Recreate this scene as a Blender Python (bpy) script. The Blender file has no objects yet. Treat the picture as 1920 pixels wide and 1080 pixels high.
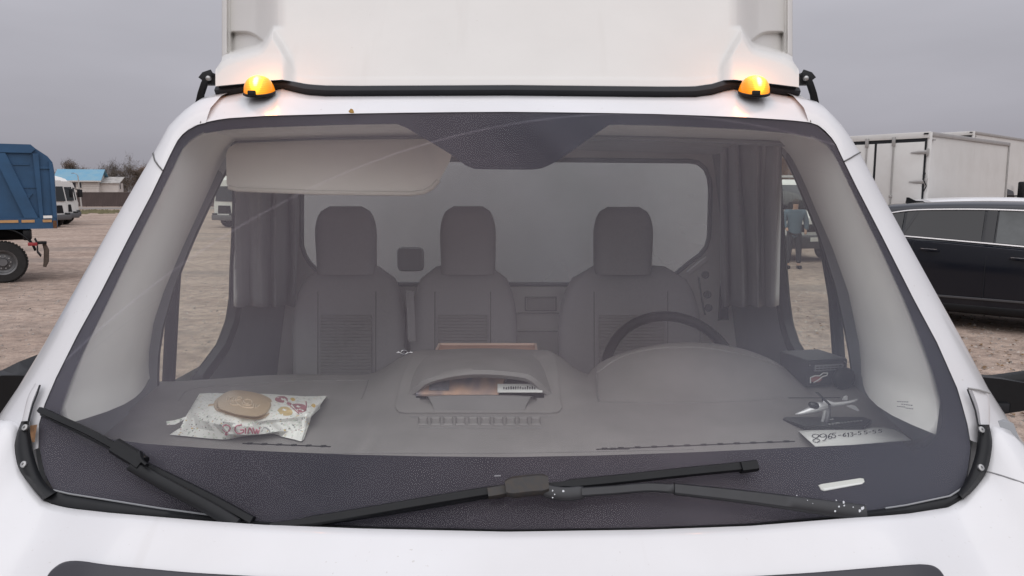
import bpy, bmesh, math, random
from mathutils import Vector, Matrix, noise
from mathutils.bvhtree import BVHTree

# ------------------------------------------------------------------ camera, world, sun
scene = bpy.context.scene
COL = scene.collection
F, CX, CY = 1400.0, 960.0, 540.0
CAMH, PITCH = 1.85, math.radians(7.17)
cam_d = bpy.data.cameras.new("camera")
cam = bpy.data.objects.new("camera", cam_d)
COL.objects.link(cam)
cam.location = (0, 0, CAMH)
cam.rotation_euler = (math.radians(90) - PITCH, 0, 0)
cam_d.sensor_width = 36.0
cam_d.lens = F * 36.0 / 1920.0
cam_d.clip_start = 0.05
cam_d.clip_end = 4000
scene.camera = cam

SUN_EL, SUN_AZ = math.radians(60), math.radians(180)
world = bpy.data.worlds.new("World")
scene.world = world
world.use_nodes = True
wn, wl = world.node_tree.nodes, world.node_tree.links
wn.clear()
w_out = wn.new("ShaderNodeOutputWorld")
w_sky = wn.new("ShaderNodeTexSky")
w_sky.sky_type = 'NISHITA'
w_sky.sun_disc = False
w_sky.sun_elevation = SUN_EL
w_sky.sun_rotation = SUN_AZ
w_sky.dust_density = 4.0
w_bg1 = wn.new("ShaderNodeBackground")
w_bg1.inputs[1].default_value = 0.05
w_hs = wn.new("ShaderNodeHueSaturation")
w_hs.inputs['Saturation'].default_value = 0.45
wl.new(w_sky.outputs[0], w_hs.inputs['Color'])
wl.new(w_hs.outputs[0], w_bg1.inputs[0])
# overcast dome: CIE overcast luminance, L = Lz (1 + 2 sin e) / 3, with soft cloud mottling
w_tc = wn.new("ShaderNodeTexCoord")
w_sep = wn.new("ShaderNodeSeparateXYZ")
wl.new(w_tc.outputs['Generated'], w_sep.inputs[0])
w_ramp = wn.new("ShaderNodeValToRGB")
w_ramp.color_ramp.elements[0].position = 0.0
w_ramp.color_ramp.elements[0].color = (0.345, 0.334, 0.378, 1)
w_ramp.color_ramp.elements[1].position = 1.0
w_ramp.color_ramp.elements[1].color = (1.12, 1.14, 1.27, 1)
e = w_ramp.color_ramp.elements.new(0.22)
e.color = (0.525, 0.518, 0.57, 1)
wl.new(w_sep.outputs['Z'], w_ramp.inputs[0])
w_map = wn.new("ShaderNodeMapping")
w_map.inputs['Scale'].default_value = (1.2, 1.2, 5.0)
wl.new(w_tc.outputs['Generated'], w_map.inputs[0])
w_noi = wn.new("ShaderNodeTexNoise")
w_noi.inputs['Scale'].default_value = 1.6
w_noi.inputs['Detail'].default_value = 4.0
w_noi.inputs['Roughness'].default_value = 0.5
wl.new(w_map.outputs[0], w_noi.inputs['Vector'])
w_mr = wn.new("ShaderNodeMapRange")
w_mr.inputs[1].default_value = 0.3
w_mr.inputs[2].default_value = 0.7
w_mr.inputs[3].default_value = 0.90
w_mr.inputs[4].default_value = 1.09
wl.new(w_noi.outputs['Fac'], w_mr.inputs[0])
w_bg2 = wn.new("ShaderNodeBackground")
wl.new(w_ramp.outputs[0], w_bg2.inputs[0])
wl.new(w_mr.outputs[0], w_bg2.inputs[1])
w_mix = wn.new("ShaderNodeMixShader")
w_mix.inputs[0].default_value = 0.88
wl.new(w_bg1.outputs[0], w_mix.inputs[1])
wl.new(w_bg2.outputs[0], w_mix.inputs[2])
wl.new(w_mix.outputs[0], w_out.inputs[0])

sun_d = bpy.data.lights.new("sun", 'SUN')
sun_d.energy = 1.6
sun_d.angle = math.radians(105)
sun_d.color = (1.0, 0.96, 0.9)
sun = bpy.data.objects.new("sun", sun_d)
COL.objects.link(sun)
sd = Vector((math.sin(SUN_AZ) * math.cos(SUN_EL), math.cos(SUN_AZ) * math.cos(SUN_EL), math.sin(SUN_EL)))
sun.rotation_euler = sd.to_track_quat('Z', 'Y').to_euler()

scene.view_settings.view_transform = 'Standard'
scene.view_settings.look = 'None'
scene.view_settings.exposure = 0.0
scene.view_settings.gamma = 1.0
scene.view_settings.use_curve_mapping = False
scene.cycles.use_denoising = True
scene.cycles.use_adaptive_sampling = False
scene.cycles.max_bounces = 10
scene.cycles.transparent_max_bounces = 24
scene.cycles.sample_clamp_indirect = 4.0
scene.cycles.caustics_reflective = False
scene.cycles.caustics_refractive = False

# ------------------------------------------------------------------ geometry helpers
rnd = random.Random(7)
def lerp(a, b, t): return a + (b - a) * t
def ss(t):
    t = max(0.0, min(1.0, t)); return t * t * (3 - 2 * t)
CP, SP = math.cos(PITCH), math.sin(PITCH)
def ray(px, py):
    a, b = (px - CX) / F, (CY - py) / F
    return Vector((a, CP + b * SP, -SP + b * CP))
CAM = Vector((0, 0, CAMH))
def P(px, py, Y):
    d = ray(px, py); return CAM + d * (Y / d.y)
def PZ(px, py, z):
    d = ray(px, py); return CAM + d * ((z - CAMH) / d.z)

XC = -0.015
GY0, GY1, GZ0, GZ1, GK = 1.16, 1.66, 1.305, 2.027, 0.14
def gl_surf(x, t): return Vector((x, GY0 + t * (GY1 - GY0) + GK * (x - XC) ** 2, GZ0 + t * (GZ1 - GZ0)))
def gl_normal(x):
    a = Vector((1, 2 * GK * (x - XC), 0)); b = Vector((0, GY1 - GY0, GZ1 - GZ0))
    n = a.cross(b).normalized()
    return n if n.y < 0 else -n
def GL(px, py, off=0.0):
    """where the sight line meets the windscreen surface, moved out along the normal by off"""
    d = ray(px, py); k = 1.5
    for _ in range(30):
        p = CAM + d * k
        t = (p.z - GZ0) / (GZ1 - GZ0)
        ys = GY0 + t * (GY1 - GY0) + GK * (p.x - XC) ** 2
        if off: ys += off / gl_normal(p.x).y
        k += (ys - p.y) / d.y * 0.6
    return CAM + d * k
DW, DT = 0.95, 0.16
def DOOR(px, py, s, off=0.0):
    d = ray(px, py)
    k = (s * (DW + off - DT * (CAMH - 1.3)) + XC) / (d.x + s * DT * d.z)
    return CAM + d * k
def door_x(z, s, off=0.0): return XC + s * (DW + off - DT * (z - 1.3))

def interp(pts, x, k=0):
    """piecewise linear y(x) through points sorted along coordinate k"""
    if x <= pts[0][k]: return pts[0][1 - k]
    for a, b in zip(pts, pts[1:]):
        if x <= b[k]:
            return lerp(a[1 - k], b[1 - k], (x - a[k]) / max(1e-9, b[k] - a[k]))
    return pts[-1][1 - k]
def resample(pts, n, closed=False):
    pts = [Vector(p) for p in pts]
    if closed: pts = pts + [pts[0]]
    L = [0.0]
    for a, b in zip(pts, pts[1:]): L.append(L[-1] + (b - a).length)
    out = []
    m = n if closed else n - 1
    j = 0
    for i in range(n):
        s = L[-1] * i / m
        while j < len(L) - 2 and L[j + 1] < s: j += 1
        t = (s - L[j]) / max(1e-9, L[j + 1] - L[j])
        out.append(pts[j].lerp(pts[j + 1], t))
    return out
def catmull(pts, n):
    """smooth open curve through points, n samples"""
    pts = [Vector(p) for p in pts]
    q = [pts[0] * 2 - pts[1]] + pts + [pts[-1] * 2 - pts[-2]]
    out = []
    m = len(pts) - 1
    for i in range(n):
        s = i / (n - 1) * m
        j = min(int(s), m - 1); t = s - j
        a, b, c, d = q[j], q[j + 1], q[j + 2], q[j + 3]
        out.append(0.5 * ((2 * b) + (c - a) * t + (2 * a - 5 * b + 4 * c - d) * t * t + (3 * b - a - 3 * c + d) * t ** 3))
    return out
def rrect(w, h, r, n=6):
    out = []
    for cx, cy, a0 in ((w / 2 - r, h / 2 - r, 0), (-w / 2 + r, h / 2 - r, 90), (-w / 2 + r, -h / 2 + r, 180), (w / 2 - r, -h / 2 + r, 270)):
        for i in range(n + 1):
            a = math.radians(a0 + 90 * i / n)
            out.append((cx + r * math.cos(a), cy + r * math.sin(a)))
    return out
def RZ(a): return Matrix.Rotation(math.radians(a), 3, 'Z')
def RX(a): return Matrix.Rotation(math.radians(a), 3, 'X')
def RY(a): return Matrix.Rotation(math.radians(a), 3, 'Y')

class MB:
    def __init__(s): s.bm = bmesh.new()
    def box(s, c, size, R=None, bev=0.0, seg=2, taper=None):
        r = bmesh.ops.create_cube(s.bm, size=1.0)
        vs = r['verts']
        if bev > 0:
            for v in vs: v.co = Vector((v.co.x * size[0], v.co.y * size[1], v.co.z * size[2]))
            if taper:
                for v in vs:
                    if v.co.z > 0: v.co.x *= taper[0]; v.co.y *= taper[1]
            es = list({e for v in vs for e in v.link_edges})
            g = bmesh.ops.bevel(s.bm, geom=es, offset=bev, segments=seg, profile=0.5, affect='EDGES')
            vs = list({v for f in g['faces'] for v in f.verts} | {v for v in vs if v.is_valid})
        else:
            for v in vs: v.co = Vector((v.co.x * size[0], v.co.y * size[1], v.co.z * size[2]))
            if taper:
                for v in vs:
                    if v.co.z > 0: v.co.x *= taper[0]; v.co.y *= taper[1]
        c = Vector(c)
        for v in vs: v.co = (R @ v.co if R else v.co) + c
        return s
    def grid(s, rows, closed=False):
        vv = [[s.bm.verts.new(p) for p in r] for r in rows]
        for a, b in zip(vv, vv[1:]):
            n = len(a)
            for i in range(n if closed else n - 1):
                j = (i + 1) % n
                try: s.bm.faces.new((a[i], a[j], b[j], b[i]))
                except ValueError: pass
        return s
    def poly(s, pts):
        try: s.bm.faces.new([s.bm.verts.new(p) for p in pts])
        except ValueError: pass
        return s
    def prism(s, pts, vec):
        vec = Vector(vec)
        a = [s.bm.verts.new(p) for p in pts]; b = [s.bm.verts.new(Vector(p) + vec) for p in pts]
        s.bm.faces.new(a[::-1]); s.bm.faces.new(b)
        n = len(a)
        for i in range(n): s.bm.faces.new((a[i], a[(i + 1) % n], b[(i + 1) % n], b[i]))
        return s
    def tube(s, pts, r, n=8, closed=False, caps=True):
        pts = [Vector(p) for p in pts]
        m = len(pts); rings = []
        up = None
        for i, p in enumerate(pts):
            a = pts[(i - 1) % m] if (closed or i > 0) else p
            b = pts[(i + 1) % m] if (closed or i < m - 1) else p
            t = (b - a).normalized()
            if up is None:
                up = Vector((0, 0, 1)) if abs(t.z) < 0.9 else Vector((0, 1, 0))
            u = (up - t * up.dot(t)).normalized(); w = t.cross(u); up = u
            rr = r[i] if isinstance(r, (list, tuple)) else r
            rings.append([p + (u * math.cos(2 * math.pi * k / n) + w * math.sin(2 * math.pi * k / n)) * rr for k in range(n)])
        if closed: rings.append(rings[0])
        s.grid(rings, closed=True)
        if caps and not closed:
            s.poly(rings[0]); s.poly(rings[-1])
        return s
    def bar(s, pts, w, h, nrm, caps=True):
        """rectangular sweep; w across, h along nrm (a vector or a function of the point); w, h may be lists"""
        pts = [Vector(p) for p in pts]; m = len(pts); rings = []
        for i, p in enumerate(pts):
            t = (pts[min(i + 1, m - 1)] - pts[max(i - 1, 0)]).normalized()
            n = Vector(nrm(p) if callable(nrm) else nrm)
            n = (n - t * n.dot(t)).normalized(); sd_ = t.cross(n)
            ww = w[i] if isinstance(w, (list, tuple)) else w
            hh = h[i] if isinstance(h, (list, tuple)) else h
            c = 0.3
            rings.append([p + sd_ * ww * a / 2 + n * hh * b / 2 for a, b in
                          ((1, c), (1 - c, 1), (c - 1, 1), (-1, c), (-1, -c), (c - 1, -1), (1 - c, -1), (1, -c))])
        s.grid(rings, closed=True)
        if caps: s.poly(rings[0]); s.poly(rings[-1])
        return s
    def lathe(s, prof, M, n=24, caps=False):
        """prof: list of (r, h) about local Z; M maps local to world"""
        rows = [[M @ Vector((r * math.cos(2 * math.pi * k / n), r * math.sin(2 * math.pi * k / n), h)) for k in range(n)] for r, h in prof]
        s.grid(rows, closed=True)
        if caps and prof[0][0] > 1e-6: s.poly(rows[0])
        if caps and prof[-1][0] > 1e-6: s.poly(rows[-1])
        return s
    def ball(s, c, r, R=None, n=12):
        g = bmesh.ops.create_uvsphere(s.bm, u_segments=n * 2, v_segments=n, radius=1.0)
        for v in g['verts']:
            q = Vector((v.co.x * r[0], v.co.y * r[1], v.co.z * r[2]))
            v.co = (R @ q if R else q) + Vector(c)
        return s
    def build(s, name, m, parent=None, org=None, smooth=40, thick=None, thick_off=-1, label=None, weld=True):
        if weld: bmesh.ops.remove_doubles(s.bm, verts=s.bm.verts, dist=1e-5)
        bmesh.ops.recalc_face_normals(s.bm, faces=s.bm.faces)
        o_ = Vector(org) if org is not None else Vector((0, 0, 0))
        if o_.length: bmesh.ops.translate(s.bm, verts=s.bm.verts, vec=-o_)
        me = bpy.data.meshes.new(name); s.bm.to_mesh(me); s.bm.free()
        if smooth:
            me.polygons.foreach_set('use_smooth', [True] * len(me.polygons))
            me.set_sharp_from_angle(angle=math.radians(smooth))
        for mm in (m if isinstance(m, (list, tuple)) else [m]): me.materials.append(mm)
        o = bpy.data.objects.new(name, me); COL.objects.link(o)
        if parent: o.parent = parent
        if thick:
            md = o.modifiers.new("thickness", 'SOLIDIFY'); md.thickness = thick; md.offset = thick_off
        if label: o['label'] = label
        return o
def tag(o, label=None, cat=None, group=None, kind=None):
    if label: o['label'] = label
    if cat: o['category'] = cat
    if group: o['group'] = group
    if kind: o['kind'] = kind
    return o
def thing(name, label, cat, loc=(0, 0, 0), rz=0.0, group=None):
    o = bpy.data.objects.new(name, None); COL.objects.link(o)
    o.location = loc; o.rotation_euler = (0, 0, math.radians(rz)); o.empty_display_size = 0.2
    return tag(o, label, cat, group)
def copy_tree(o, parent=None):
    c = o.copy(); COL.objects.link(c); c.parent = parent
    for ch in list(o.children): copy_tree(ch, c)
    return c
def text_mb(body, size, font_scale=1.0):
    cu = bpy.data.curves.new("lettering", 'FONT'); cu.body = body; cu.size = size
    cu.align_x = 'CENTER'; cu.align_y = 'CENTER'; cu.resolution_u = 3
    o = bpy.data.objects.new("lettering", cu); COL.objects.link(o)
    dg = bpy.context.evaluated_depsgraph_get()
    me = bpy.data.meshes.new_from_object(o.evaluated_get(dg))
    bpy.data.objects.remove(o); bpy.data.curves.remove(cu)
    b = MB(); b.bm.from_mesh(me); bpy.data.meshes.remove(me)
    return b

# ------------------------------------------------------------------ materials
def mat(name, col, rough=0.5, metal=0.0, spec=0.5, coat=0.0, var=0.0, vscale=6.0, bump=0.0, bscale=60.0, col2=None, stretch=None, rvar=0.0, detail=5.0):
    m = bpy.data.materials.new(name); m.use_nodes = True
    nt = m.node_tree; b = nt.nodes['Principled BSDF']
    b.inputs['Base Color'].default_value = (*col, 1)
    b.inputs['Roughness'].default_value = rough
    b.inputs['Metallic'].default_value = metal
    b.inputs['Specular IOR Level'].default_value = spec
    b.inputs['Coat Weight'].default_value = coat
    b.inputs['Coat Roughness'].default_value = 0.08
    tc = nt.nodes.new('ShaderNodeTexCoord')
    vec = tc.outputs['Object']
    if stretch:
        mp = nt.nodes.new('ShaderNodeMapping'); mp.inputs['Scale'].default_value = stretch
        nt.links.new(vec, mp.inputs[0]); vec = mp.outputs[0]
    if var > 0 or col2 or rvar > 0:
        n = nt.nodes.new('ShaderNodeTexNoise'); n.inputs['Scale'].default_value = vscale; n.inputs['Detail'].default_value = detail
        n.inputs['Roughness'].default_value = 0.6
        nt.links.new(vec, n.inputs['Vector'])
        r = nt.nodes.new('ShaderNodeValToRGB')
        c2 = col2 if col2 else tuple(c * (1 - var) for c in col)
        r.color_ramp.elements[0].position = 0.35; r.color_ramp.elements[0].color = (*c2, 1)
        r.color_ramp.elements[1].position = 0.65; r.color_ramp.elements[1].color = (*col, 1)
        nt.links.new(n.outputs['Fac'], r.inputs[0])
        nt.links.new(r.outputs[0], b.inputs['Base Color'])
        if rvar > 0:
            mr = nt.nodes.new('ShaderNodeMapRange')
            mr.inputs[1].default_value = 0.35; mr.inputs[2].default_value = 0.65
            mr.inputs[3].default_value = min(1, rough + rvar); mr.inputs[4].default_value = rough
            nt.links.new(n.outputs['Fac'], mr.inputs[0]); nt.links.new(mr.outputs[0], b.inputs['Roughness'])
    if bump > 0:
        n2 = nt.nodes.new('ShaderNodeTexNoise'); n2.inputs['Scale'].default_value = bscale; n2.inputs['Detail'].default_value = 4
        nt.links.new(tc.outputs['Object'], n2.inputs['Vector'])
        bp = nt.nodes.new('ShaderNodeBump'); bp.inputs['Strength'].default_value = bump; bp.inputs['Distance'].default_value = min(0.01, 0.35 / bscale)
        nt.links.new(n2.outputs['Fac'], bp.inputs['Height']); nt.links.new(bp.outputs[0], b.inputs['Normal'])
    return m
def glass_mat(name, tint, r0=0.05, dust_sheen=0.0, dust_sheen_col=(0.5, 0.48, 0.46), arcs=False, rough=0.0, rmax=0.9):
    """thin single pane: clear with a Schlick mirror share and a diffuse film for painted reflection and dust"""
    m = bpy.data.materials.new(name); m.use_nodes = True
    nt = m.node_tree; nt.nodes.clear(); N = nt.nodes.new; L = nt.links.new
    out = N('ShaderNodeOutputMaterial'); tr = N('ShaderNodeBsdfTransparent'); tr.inputs[0].default_value = (*tint, 1)
    gs = N('ShaderNodeBsdfGlossy'); gs.inputs['Roughness'].default_value = rough
    lw = N('ShaderNodeLayerWeight'); lw.inputs['Blend'].default_value = 0.5
    pw = N('ShaderNodeMath'); pw.operation = 'POWER'; pw.inputs[1].default_value = 5.0
    L(lw.outputs['Facing'], pw.inputs[0])
    mr = N('ShaderNodeMapRange'); mr.inputs[3].default_value = r0; mr.inputs[4].default_value = rmax
    L(pw.outputs[0], mr.inputs[0])
    mx = N('ShaderNodeMixShader'); L(mr.outputs[0], mx.inputs[0]); L(tr.outputs[0], mx.inputs[1]); L(gs.outputs[0], mx.inputs[2])
    last = mx
    if dust_sheen > 0:
        df = N('ShaderNodeBsdfDiffuse'); df.inputs[0].default_value = (*dust_sheen_col, 1)
        tc = N('ShaderNodeTexCoord'); no = N('ShaderNodeTexNoise'); no.inputs['Scale'].default_value = 1.7; no.inputs['Detail'].default_value = 5; no.inputs['Distortion'].default_value = 0.6
        L(tc.outputs['Object'], no.inputs['Vector'])
        r = N('ShaderNodeMapRange'); r.inputs[1].default_value = 0.3; r.inputs[2].default_value = 0.7
        r.inputs[3].default_value = dust_sheen * 0.62; r.inputs[4].default_value = dust_sheen * 1.38
        cr = N('ShaderNodeValToRGB'); cr.color_ramp.elements[0].position = .4; cr.color_ramp.elements[1].position = .62
        cr.color_ramp.elements[0].color = (dust_sheen_col[0] * .92, dust_sheen_col[1] * .99, dust_sheen_col[2] * 1.03, 1); cr.color_ramp.elements[1].color = (dust_sheen_col[0] * 1.10, dust_sheen_col[1] * 1.02, dust_sheen_col[2] * 1.0, 1)
        nc = N('ShaderNodeTexNoise'); nc.inputs['Scale'].default_value = 1.1; L(tc.outputs['Object'], nc.inputs['Vector']); L(nc.outputs['Fac'], cr.inputs[0]); L(cr.outputs[0], df.inputs[0])
        L(no.outputs['Fac'], r.inputs[0]); fac = r.outputs[0]
        if arcs:
            sep = N('ShaderNodeSeparateXYZ'); L(tc.outputs['Object'], sep.inputs[0])
            for (ax, az, rad, wd, am) in arcs:
                cb = N('ShaderNodeCombineXYZ'); L(sep.outputs['X'], cb.inputs[0]); L(sep.outputs['Z'], cb.inputs[1])
                ds = N('ShaderNodeVectorMath'); ds.operation = 'DISTANCE'; ds.inputs[1].default_value = (ax, az, 0); L(cb.outputs[0], ds.inputs[0])
                sb = N('ShaderNodeMath'); sb.operation = 'SUBTRACT'; sb.inputs[1].default_value = rad; L(ds.outputs['Value'], sb.inputs[0])
                ab = N('ShaderNodeMath'); ab.operation = 'ABSOLUTE'; L(sb.outputs[0], ab.inputs[0])
                rr = N('ShaderNodeMapRange'); rr.inputs[1].default_value = 0; rr.inputs[2].default_value = wd; rr.inputs[3].default_value = am; rr.inputs[4].default_value = 0
                L(ab.outputs[0], rr.inputs[0])
                ml = N('ShaderNodeMath'); ml.operation = 'MULTIPLY'; L(rr.outputs[0], ml.inputs[0]); L(no.outputs['Fac'], ml.inputs[1])
                ad = N('ShaderNodeMath'); ad.operation = 'ADD'; L(fac, ad.inputs[0]); L(ml.outputs[0], ad.inputs[1]); fac = ad.outputs[0]
        m2 = N('ShaderNodeMixShader'); L(fac, m2.inputs[0]); L(mx.outputs[0], m2.inputs[1]); L(df.outputs[0], m2.inputs[2]); last = m2
    L(last.outputs[0], out.inputs[0])
    return m
def emit_mix(name, col, strength, base=(0.8, 0.4, 0.05), rough=0.2):
    m = mat(name, base, rough)
    b = m.node_tree.nodes['Principled BSDF']
    b.inputs['Emission Color'].default_value = (*col, 1); b.inputs['Emission Strength'].default_value = strength
    return m

def add_grime(m, amount, col=(0.30, 0.25, 0.20)):
    """soft road grime, fine specks and faint run-off streaks over a paint"""
    nt = m.node_tree; b = nt.nodes['Principled BSDF']; N = nt.nodes.new; L = nt.links.new
    src = b.inputs['Base Color'].links[0].from_socket if b.inputs['Base Color'].links else None
    tc = N('ShaderNodeTexCoord')
    def fac(scale, detail, lo, hi, mx, stretch=(1, 1, 1)):
        mp = N('ShaderNodeMapping'); mp.inputs['Scale'].default_value = stretch; L(tc.outputs['Object'], mp.inputs[0])
        n = N('ShaderNodeTexNoise'); n.inputs['Scale'].default_value = scale; n.inputs['Detail'].default_value = detail; L(mp.outputs[0], n.inputs['Vector'])
        r = N('ShaderNodeMapRange'); r.inputs[1].default_value = lo; r.inputs[2].default_value = hi; r.inputs[3].default_value = 0; r.inputs[4].default_value = mx; L(n.outputs['Fac'], r.inputs[0]); return r.outputs[0]
    fs = [fac(2.2, 7, .45, .75, amount), fac(130, 2, .70, .78, amount * 2.2), fac(14, 3, .62, .80, amount * 1.6, (1, .12, .12))]
    t = fs[0]
    for f in fs[1:]:
        a = N('ShaderNodeMath'); a.operation = 'MAXIMUM'; L(t, a.inputs[0]); L(f, a.inputs[1]); t = a.outputs[0]
    mx = N('ShaderNodeMix'); mx.data_type = 'RGBA'; L(t, mx.inputs['Factor'])
    if src: L(src, mx.inputs['A'])
    else: mx.inputs['A'].default_value = b.inputs['Base Color'].default_value
    mx.inputs['B'].default_value = (*col, 1); L(mx.outputs['Result'], b.inputs['Base Color'])
M_WHITE = mat("white_paint", (0.655, 0.657, 0.675), 0.28, coat=0.5, var=0.04, vscale=3.0)
add_grime(M_WHITE, 0.15)
M_WHITE2 = mat("white_body_panel", (0.66, 0.655, 0.64), 0.45, var=0.05, vscale=1.2)
M_FAIR = mat("fairing_gelcoat", (0.61, 0.597, 0.575), 0.38, var=0.04, vscale=4.0, bump=0.05, bscale=3)
add_grime(M_FAIR, 0.07)
add_grime(M_WHITE2, 0.12)
M_BLACK = mat("black_plastic", (0.011, 0.012, 0.014), 0.45, spec=0.25, var=0.25, vscale=20, bump=0.12, bscale=400)
M_RUB = mat("black_rubber", (0.016, 0.018, 0.022), 0.6, spec=0.3, var=0.2, vscale=15)
M_DASH = mat("dash_plastic", (0.26, 0.245, 0.24), 0.62, var=0.18, vscale=5, bump=0.25, bscale=700, rvar=0.1)
add_grime(M_DASH, 0.16, (0.42, 0.40, 0.385))
M_DASH2 = mat("dash_insert", (0.23, 0.22, 0.22), 0.55, var=0.15, vscale=8, bump=0.2, bscale=600)
M_TRIMG = mat("light_grey_trim", (0.86, 0.85, 0.82), 0.75, var=0.06, vscale=8, bump=0.15, bscale=500)
M_BULK = mat("bulkhead_panel", (0.82, 0.80, 0.79), 0.7, var=0.06, vscale=5)
M_HEAD = mat("headliner_fabric", (0.75, 0.74, 0.73), 0.95, var=0.08, vscale=30, bump=0.2, bscale=800)
M_DOORIN = mat("door_plastic", (0.26, 0.27, 0.285), 0.6, var=0.12, vscale=6, bump=0.2, bscale=500)
M_SEAT = mat("seat_fabric", (0.38, 0.365, 0.385), 0.9, var=0.10, vscale=160, bump=0.2, bscale=500)
M_CURT = mat("curtain_cloth", (0.46, 0.46, 0.48), 0.7, var=0.15, vscale=4)
def circle3(a, b, c):
    ax, ay, bx, by, cx, cy = *a, *b, *c
    d = 2 * (ax * (by - cy) + bx * (cy - ay) + cx * (ay - by))
    ux = ((ax * ax + ay * ay) * (by - cy) + (bx * bx + by * by) * (cy - ay) + (cx * cx + cy * cy) * (ay - by)) / d
    uy = ((ax * ax + ay * ay) * (cx - bx) + (bx * bx + by * by) * (ax - cx) + (cx * cx + cy * cy) * (bx - ax)) / d
    return ux, uy, math.hypot(ax - ux, ay - uy)
def gxz(px, py):
    p = GL(px, py); return (p.x - XC, p.z)
# edges of the film the wiper blades leave: (centre x, centre z, radius, width, strength)
ARCS = [(*circle3(gxz(318, 512), gxz(600, 345), gxz(905, 243)), 0.0035, 0.16), (*circle3(gxz(330, 540), gxz(620, 385), gxz(900, 300)), 0.002, 0.05),
        (*circle3(gxz(1180, 250), gxz(1215, 330), gxz(1235, 420)), 0.002, 0.05)]
M_DOORGL = glass_mat("door_glass", (0.90, 0.95, 0.87), r0=0.01, rmax=0.5, dust_sheen=0.03)
M_WIND = glass_mat("windscreen_glass", (0.965, 0.98, 0.965), r0=0.004, rmax=0.4, dust_sheen=0.108, dust_sheen_col=(0.53, 0.51, 0.59),  # bluish film: sky reflection painted in as diffuse colour, over a little real dirt
                   arcs=ARCS)
M_CHROME = mat("chrome", (0.75, 0.75, 0.77), 0.08, metal=1.0)
M_STEEL = mat("dull_steel", (0.45, 0.45, 0.45), 0.4, metal=0.9, var=0.2)
M_GALV = mat("galvanised_frame", (0.42, 0.41, 0.40), 0.45, metal=0.4, var=0.12)
M_TYRE = mat("tyre_rubber", (0.022, 0.021, 0.021), 0.85, var=0.3, vscale=10)
M_RIM = mat("grey_wheel_rim", (0.16, 0.16, 0.165), 0.5, metal=0.4, var=0.3)
M_DGLASS = mat("dark_vehicle_glass", (0.012, 0.015, 0.016), 0.05, spec=0.6)
M_PAPER = mat("white_paper", (0.84, 0.84, 0.82), 0.8, var=0.04, vscale=20)
M_INK = mat("dark_ink", (0.03, 0.03, 0.04), 0.7)
# ================================================================== the white box truck
TR = Vector((XC, 2.6, 0))
truck = thing("box_truck", "white box truck seen head on with roof fairing and two lit amber lamps", "truck", TR)
def tb(mb, name, m, parent=None, **k): return mb.build(name, m, parent or truck, org=TR, **k)

# ---- windscreen outline, traced on the glass surface
B_ = [(108, 930), (250, 954), (480, 979), (700, 991), (950, 997), (1200, 994), (1420, 988), (1640, 966), (1797, 932)]
T_ = [(376, 231), (420, 222), (500, 217), (650, 213), (800, 210.5), (950, 209.5), (1100, 211), (1250, 214), (1400, 220), (1480, 225), (1525, 230)]
L_ = [(108, 930), (85, 893), (74, 840), (72, 795), (82, 760), (95, 728), (130, 655), (188, 550), (240, 448), (290, 352), (321, 285), (336, 257), (352, 243), (376, 231)]
R_ = [(1797, 932), (1813, 893), (1820, 840), (1814, 795), (1804, 755), (1795, 728), (1764, 655), (1713, 560), (1655, 445), (1606, 350), (1577, 291), (1570, 275), (1557, 257), (1525, 230)]
IB = [(200, 822), (271, 832), (400, 841), (500, 846), (650, 852), (800, 855.5), (950, 857), (1120, 854), (1300, 848), (1450, 841), (1600, 834), (1690, 827)]
IT = [(385, 250), (430, 243), (500, 239), (650, 234), (750, 232.5), (800, 262), (850, 292), (872, 310), (890, 317), (950, 318), (1010, 318), (1028, 311), (1055, 296), (1100, 263), (1143, 233.5), (1250, 236), (1400, 243), (1480, 250), (1520, 258)]
IL = [(200, 822), (160, 806), (130, 789), (122, 765), (133, 735), (165, 645), (208, 560), (250, 470), (290, 392), (330, 310), (345, 278), (362, 262), (385, 250)]
IR = [(1690, 827), (1720, 822), (1748, 803), (1757, 780), (1754, 752), (1738, 690), (1715, 625), (1690, 560), (1650, 470), (1610, 388), (1580, 325), (1565, 294), (1548, 272), (1520, 258)]
def v2(l): return [Vector((a, b, 0)) for a, b in l]
def loop_of(B, T, L, R, nb=60, ns=40):
    b = resample(v2(B), nb); r = resample(v2(R), ns); t = resample(v2(T), nb); l = resample(v2(L), ns)
    return b[:-1] + r[:-1] + t[::-1][:-1] + l[::-1][:-1]
NB, NS = 64, 40
def by_x(l, n):
    pts = sorted(l); return [Vector((lerp(pts[0][0], pts[-1][0], i / (n - 1)), 0, 0)) for i in range(n)]
def side_x(l, n):
    pts = sorted(l); out = []
    for i in range(n):
        x = lerp(pts[0][0], pts[-1][0], i / (n - 1)); out.append(Vector((x, interp(pts, x), 0)))
    return out
def loop_x(B, T, L, R):
    return side_x(B, NB)[:-1] + resample(v2(R), NS)[:-1] + side_x(T, NB)[::-1][:-1] + resample(v2(L), NS)[::-1][:-1]
outer, inner = loop_x(B_, T_, L_, R_), loop_x(IB, IT, IL, IR)

# glass pane: Coons patch of the four outline curves, lifted onto the curved surface
gb, gt, gl, gr = resample(v2(B_), 49), resample(v2(T_), 49), resample(v2(L_), 33), resample(v2(R_), 33)
rows = []
for j in range(33):
    v = j / 32; row = []
    for i in range(49):
        u = i / 48
        q = gb[i] * (1 - v) + gt[i] * v + gl[j] * (1 - u) + gr[j] * u \
            - (gb[0] * (1 - u) * (1 - v) + gb[-1] * u * (1 - v) + gt[0] * (1 - u) * v + gt[-1] * u * v)
        row.append(GL(q.x, q.y))
    rows.append(row)
wind = tb(MB().grid(rows), "windscreen", M_WIND, smooth=80)

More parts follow.
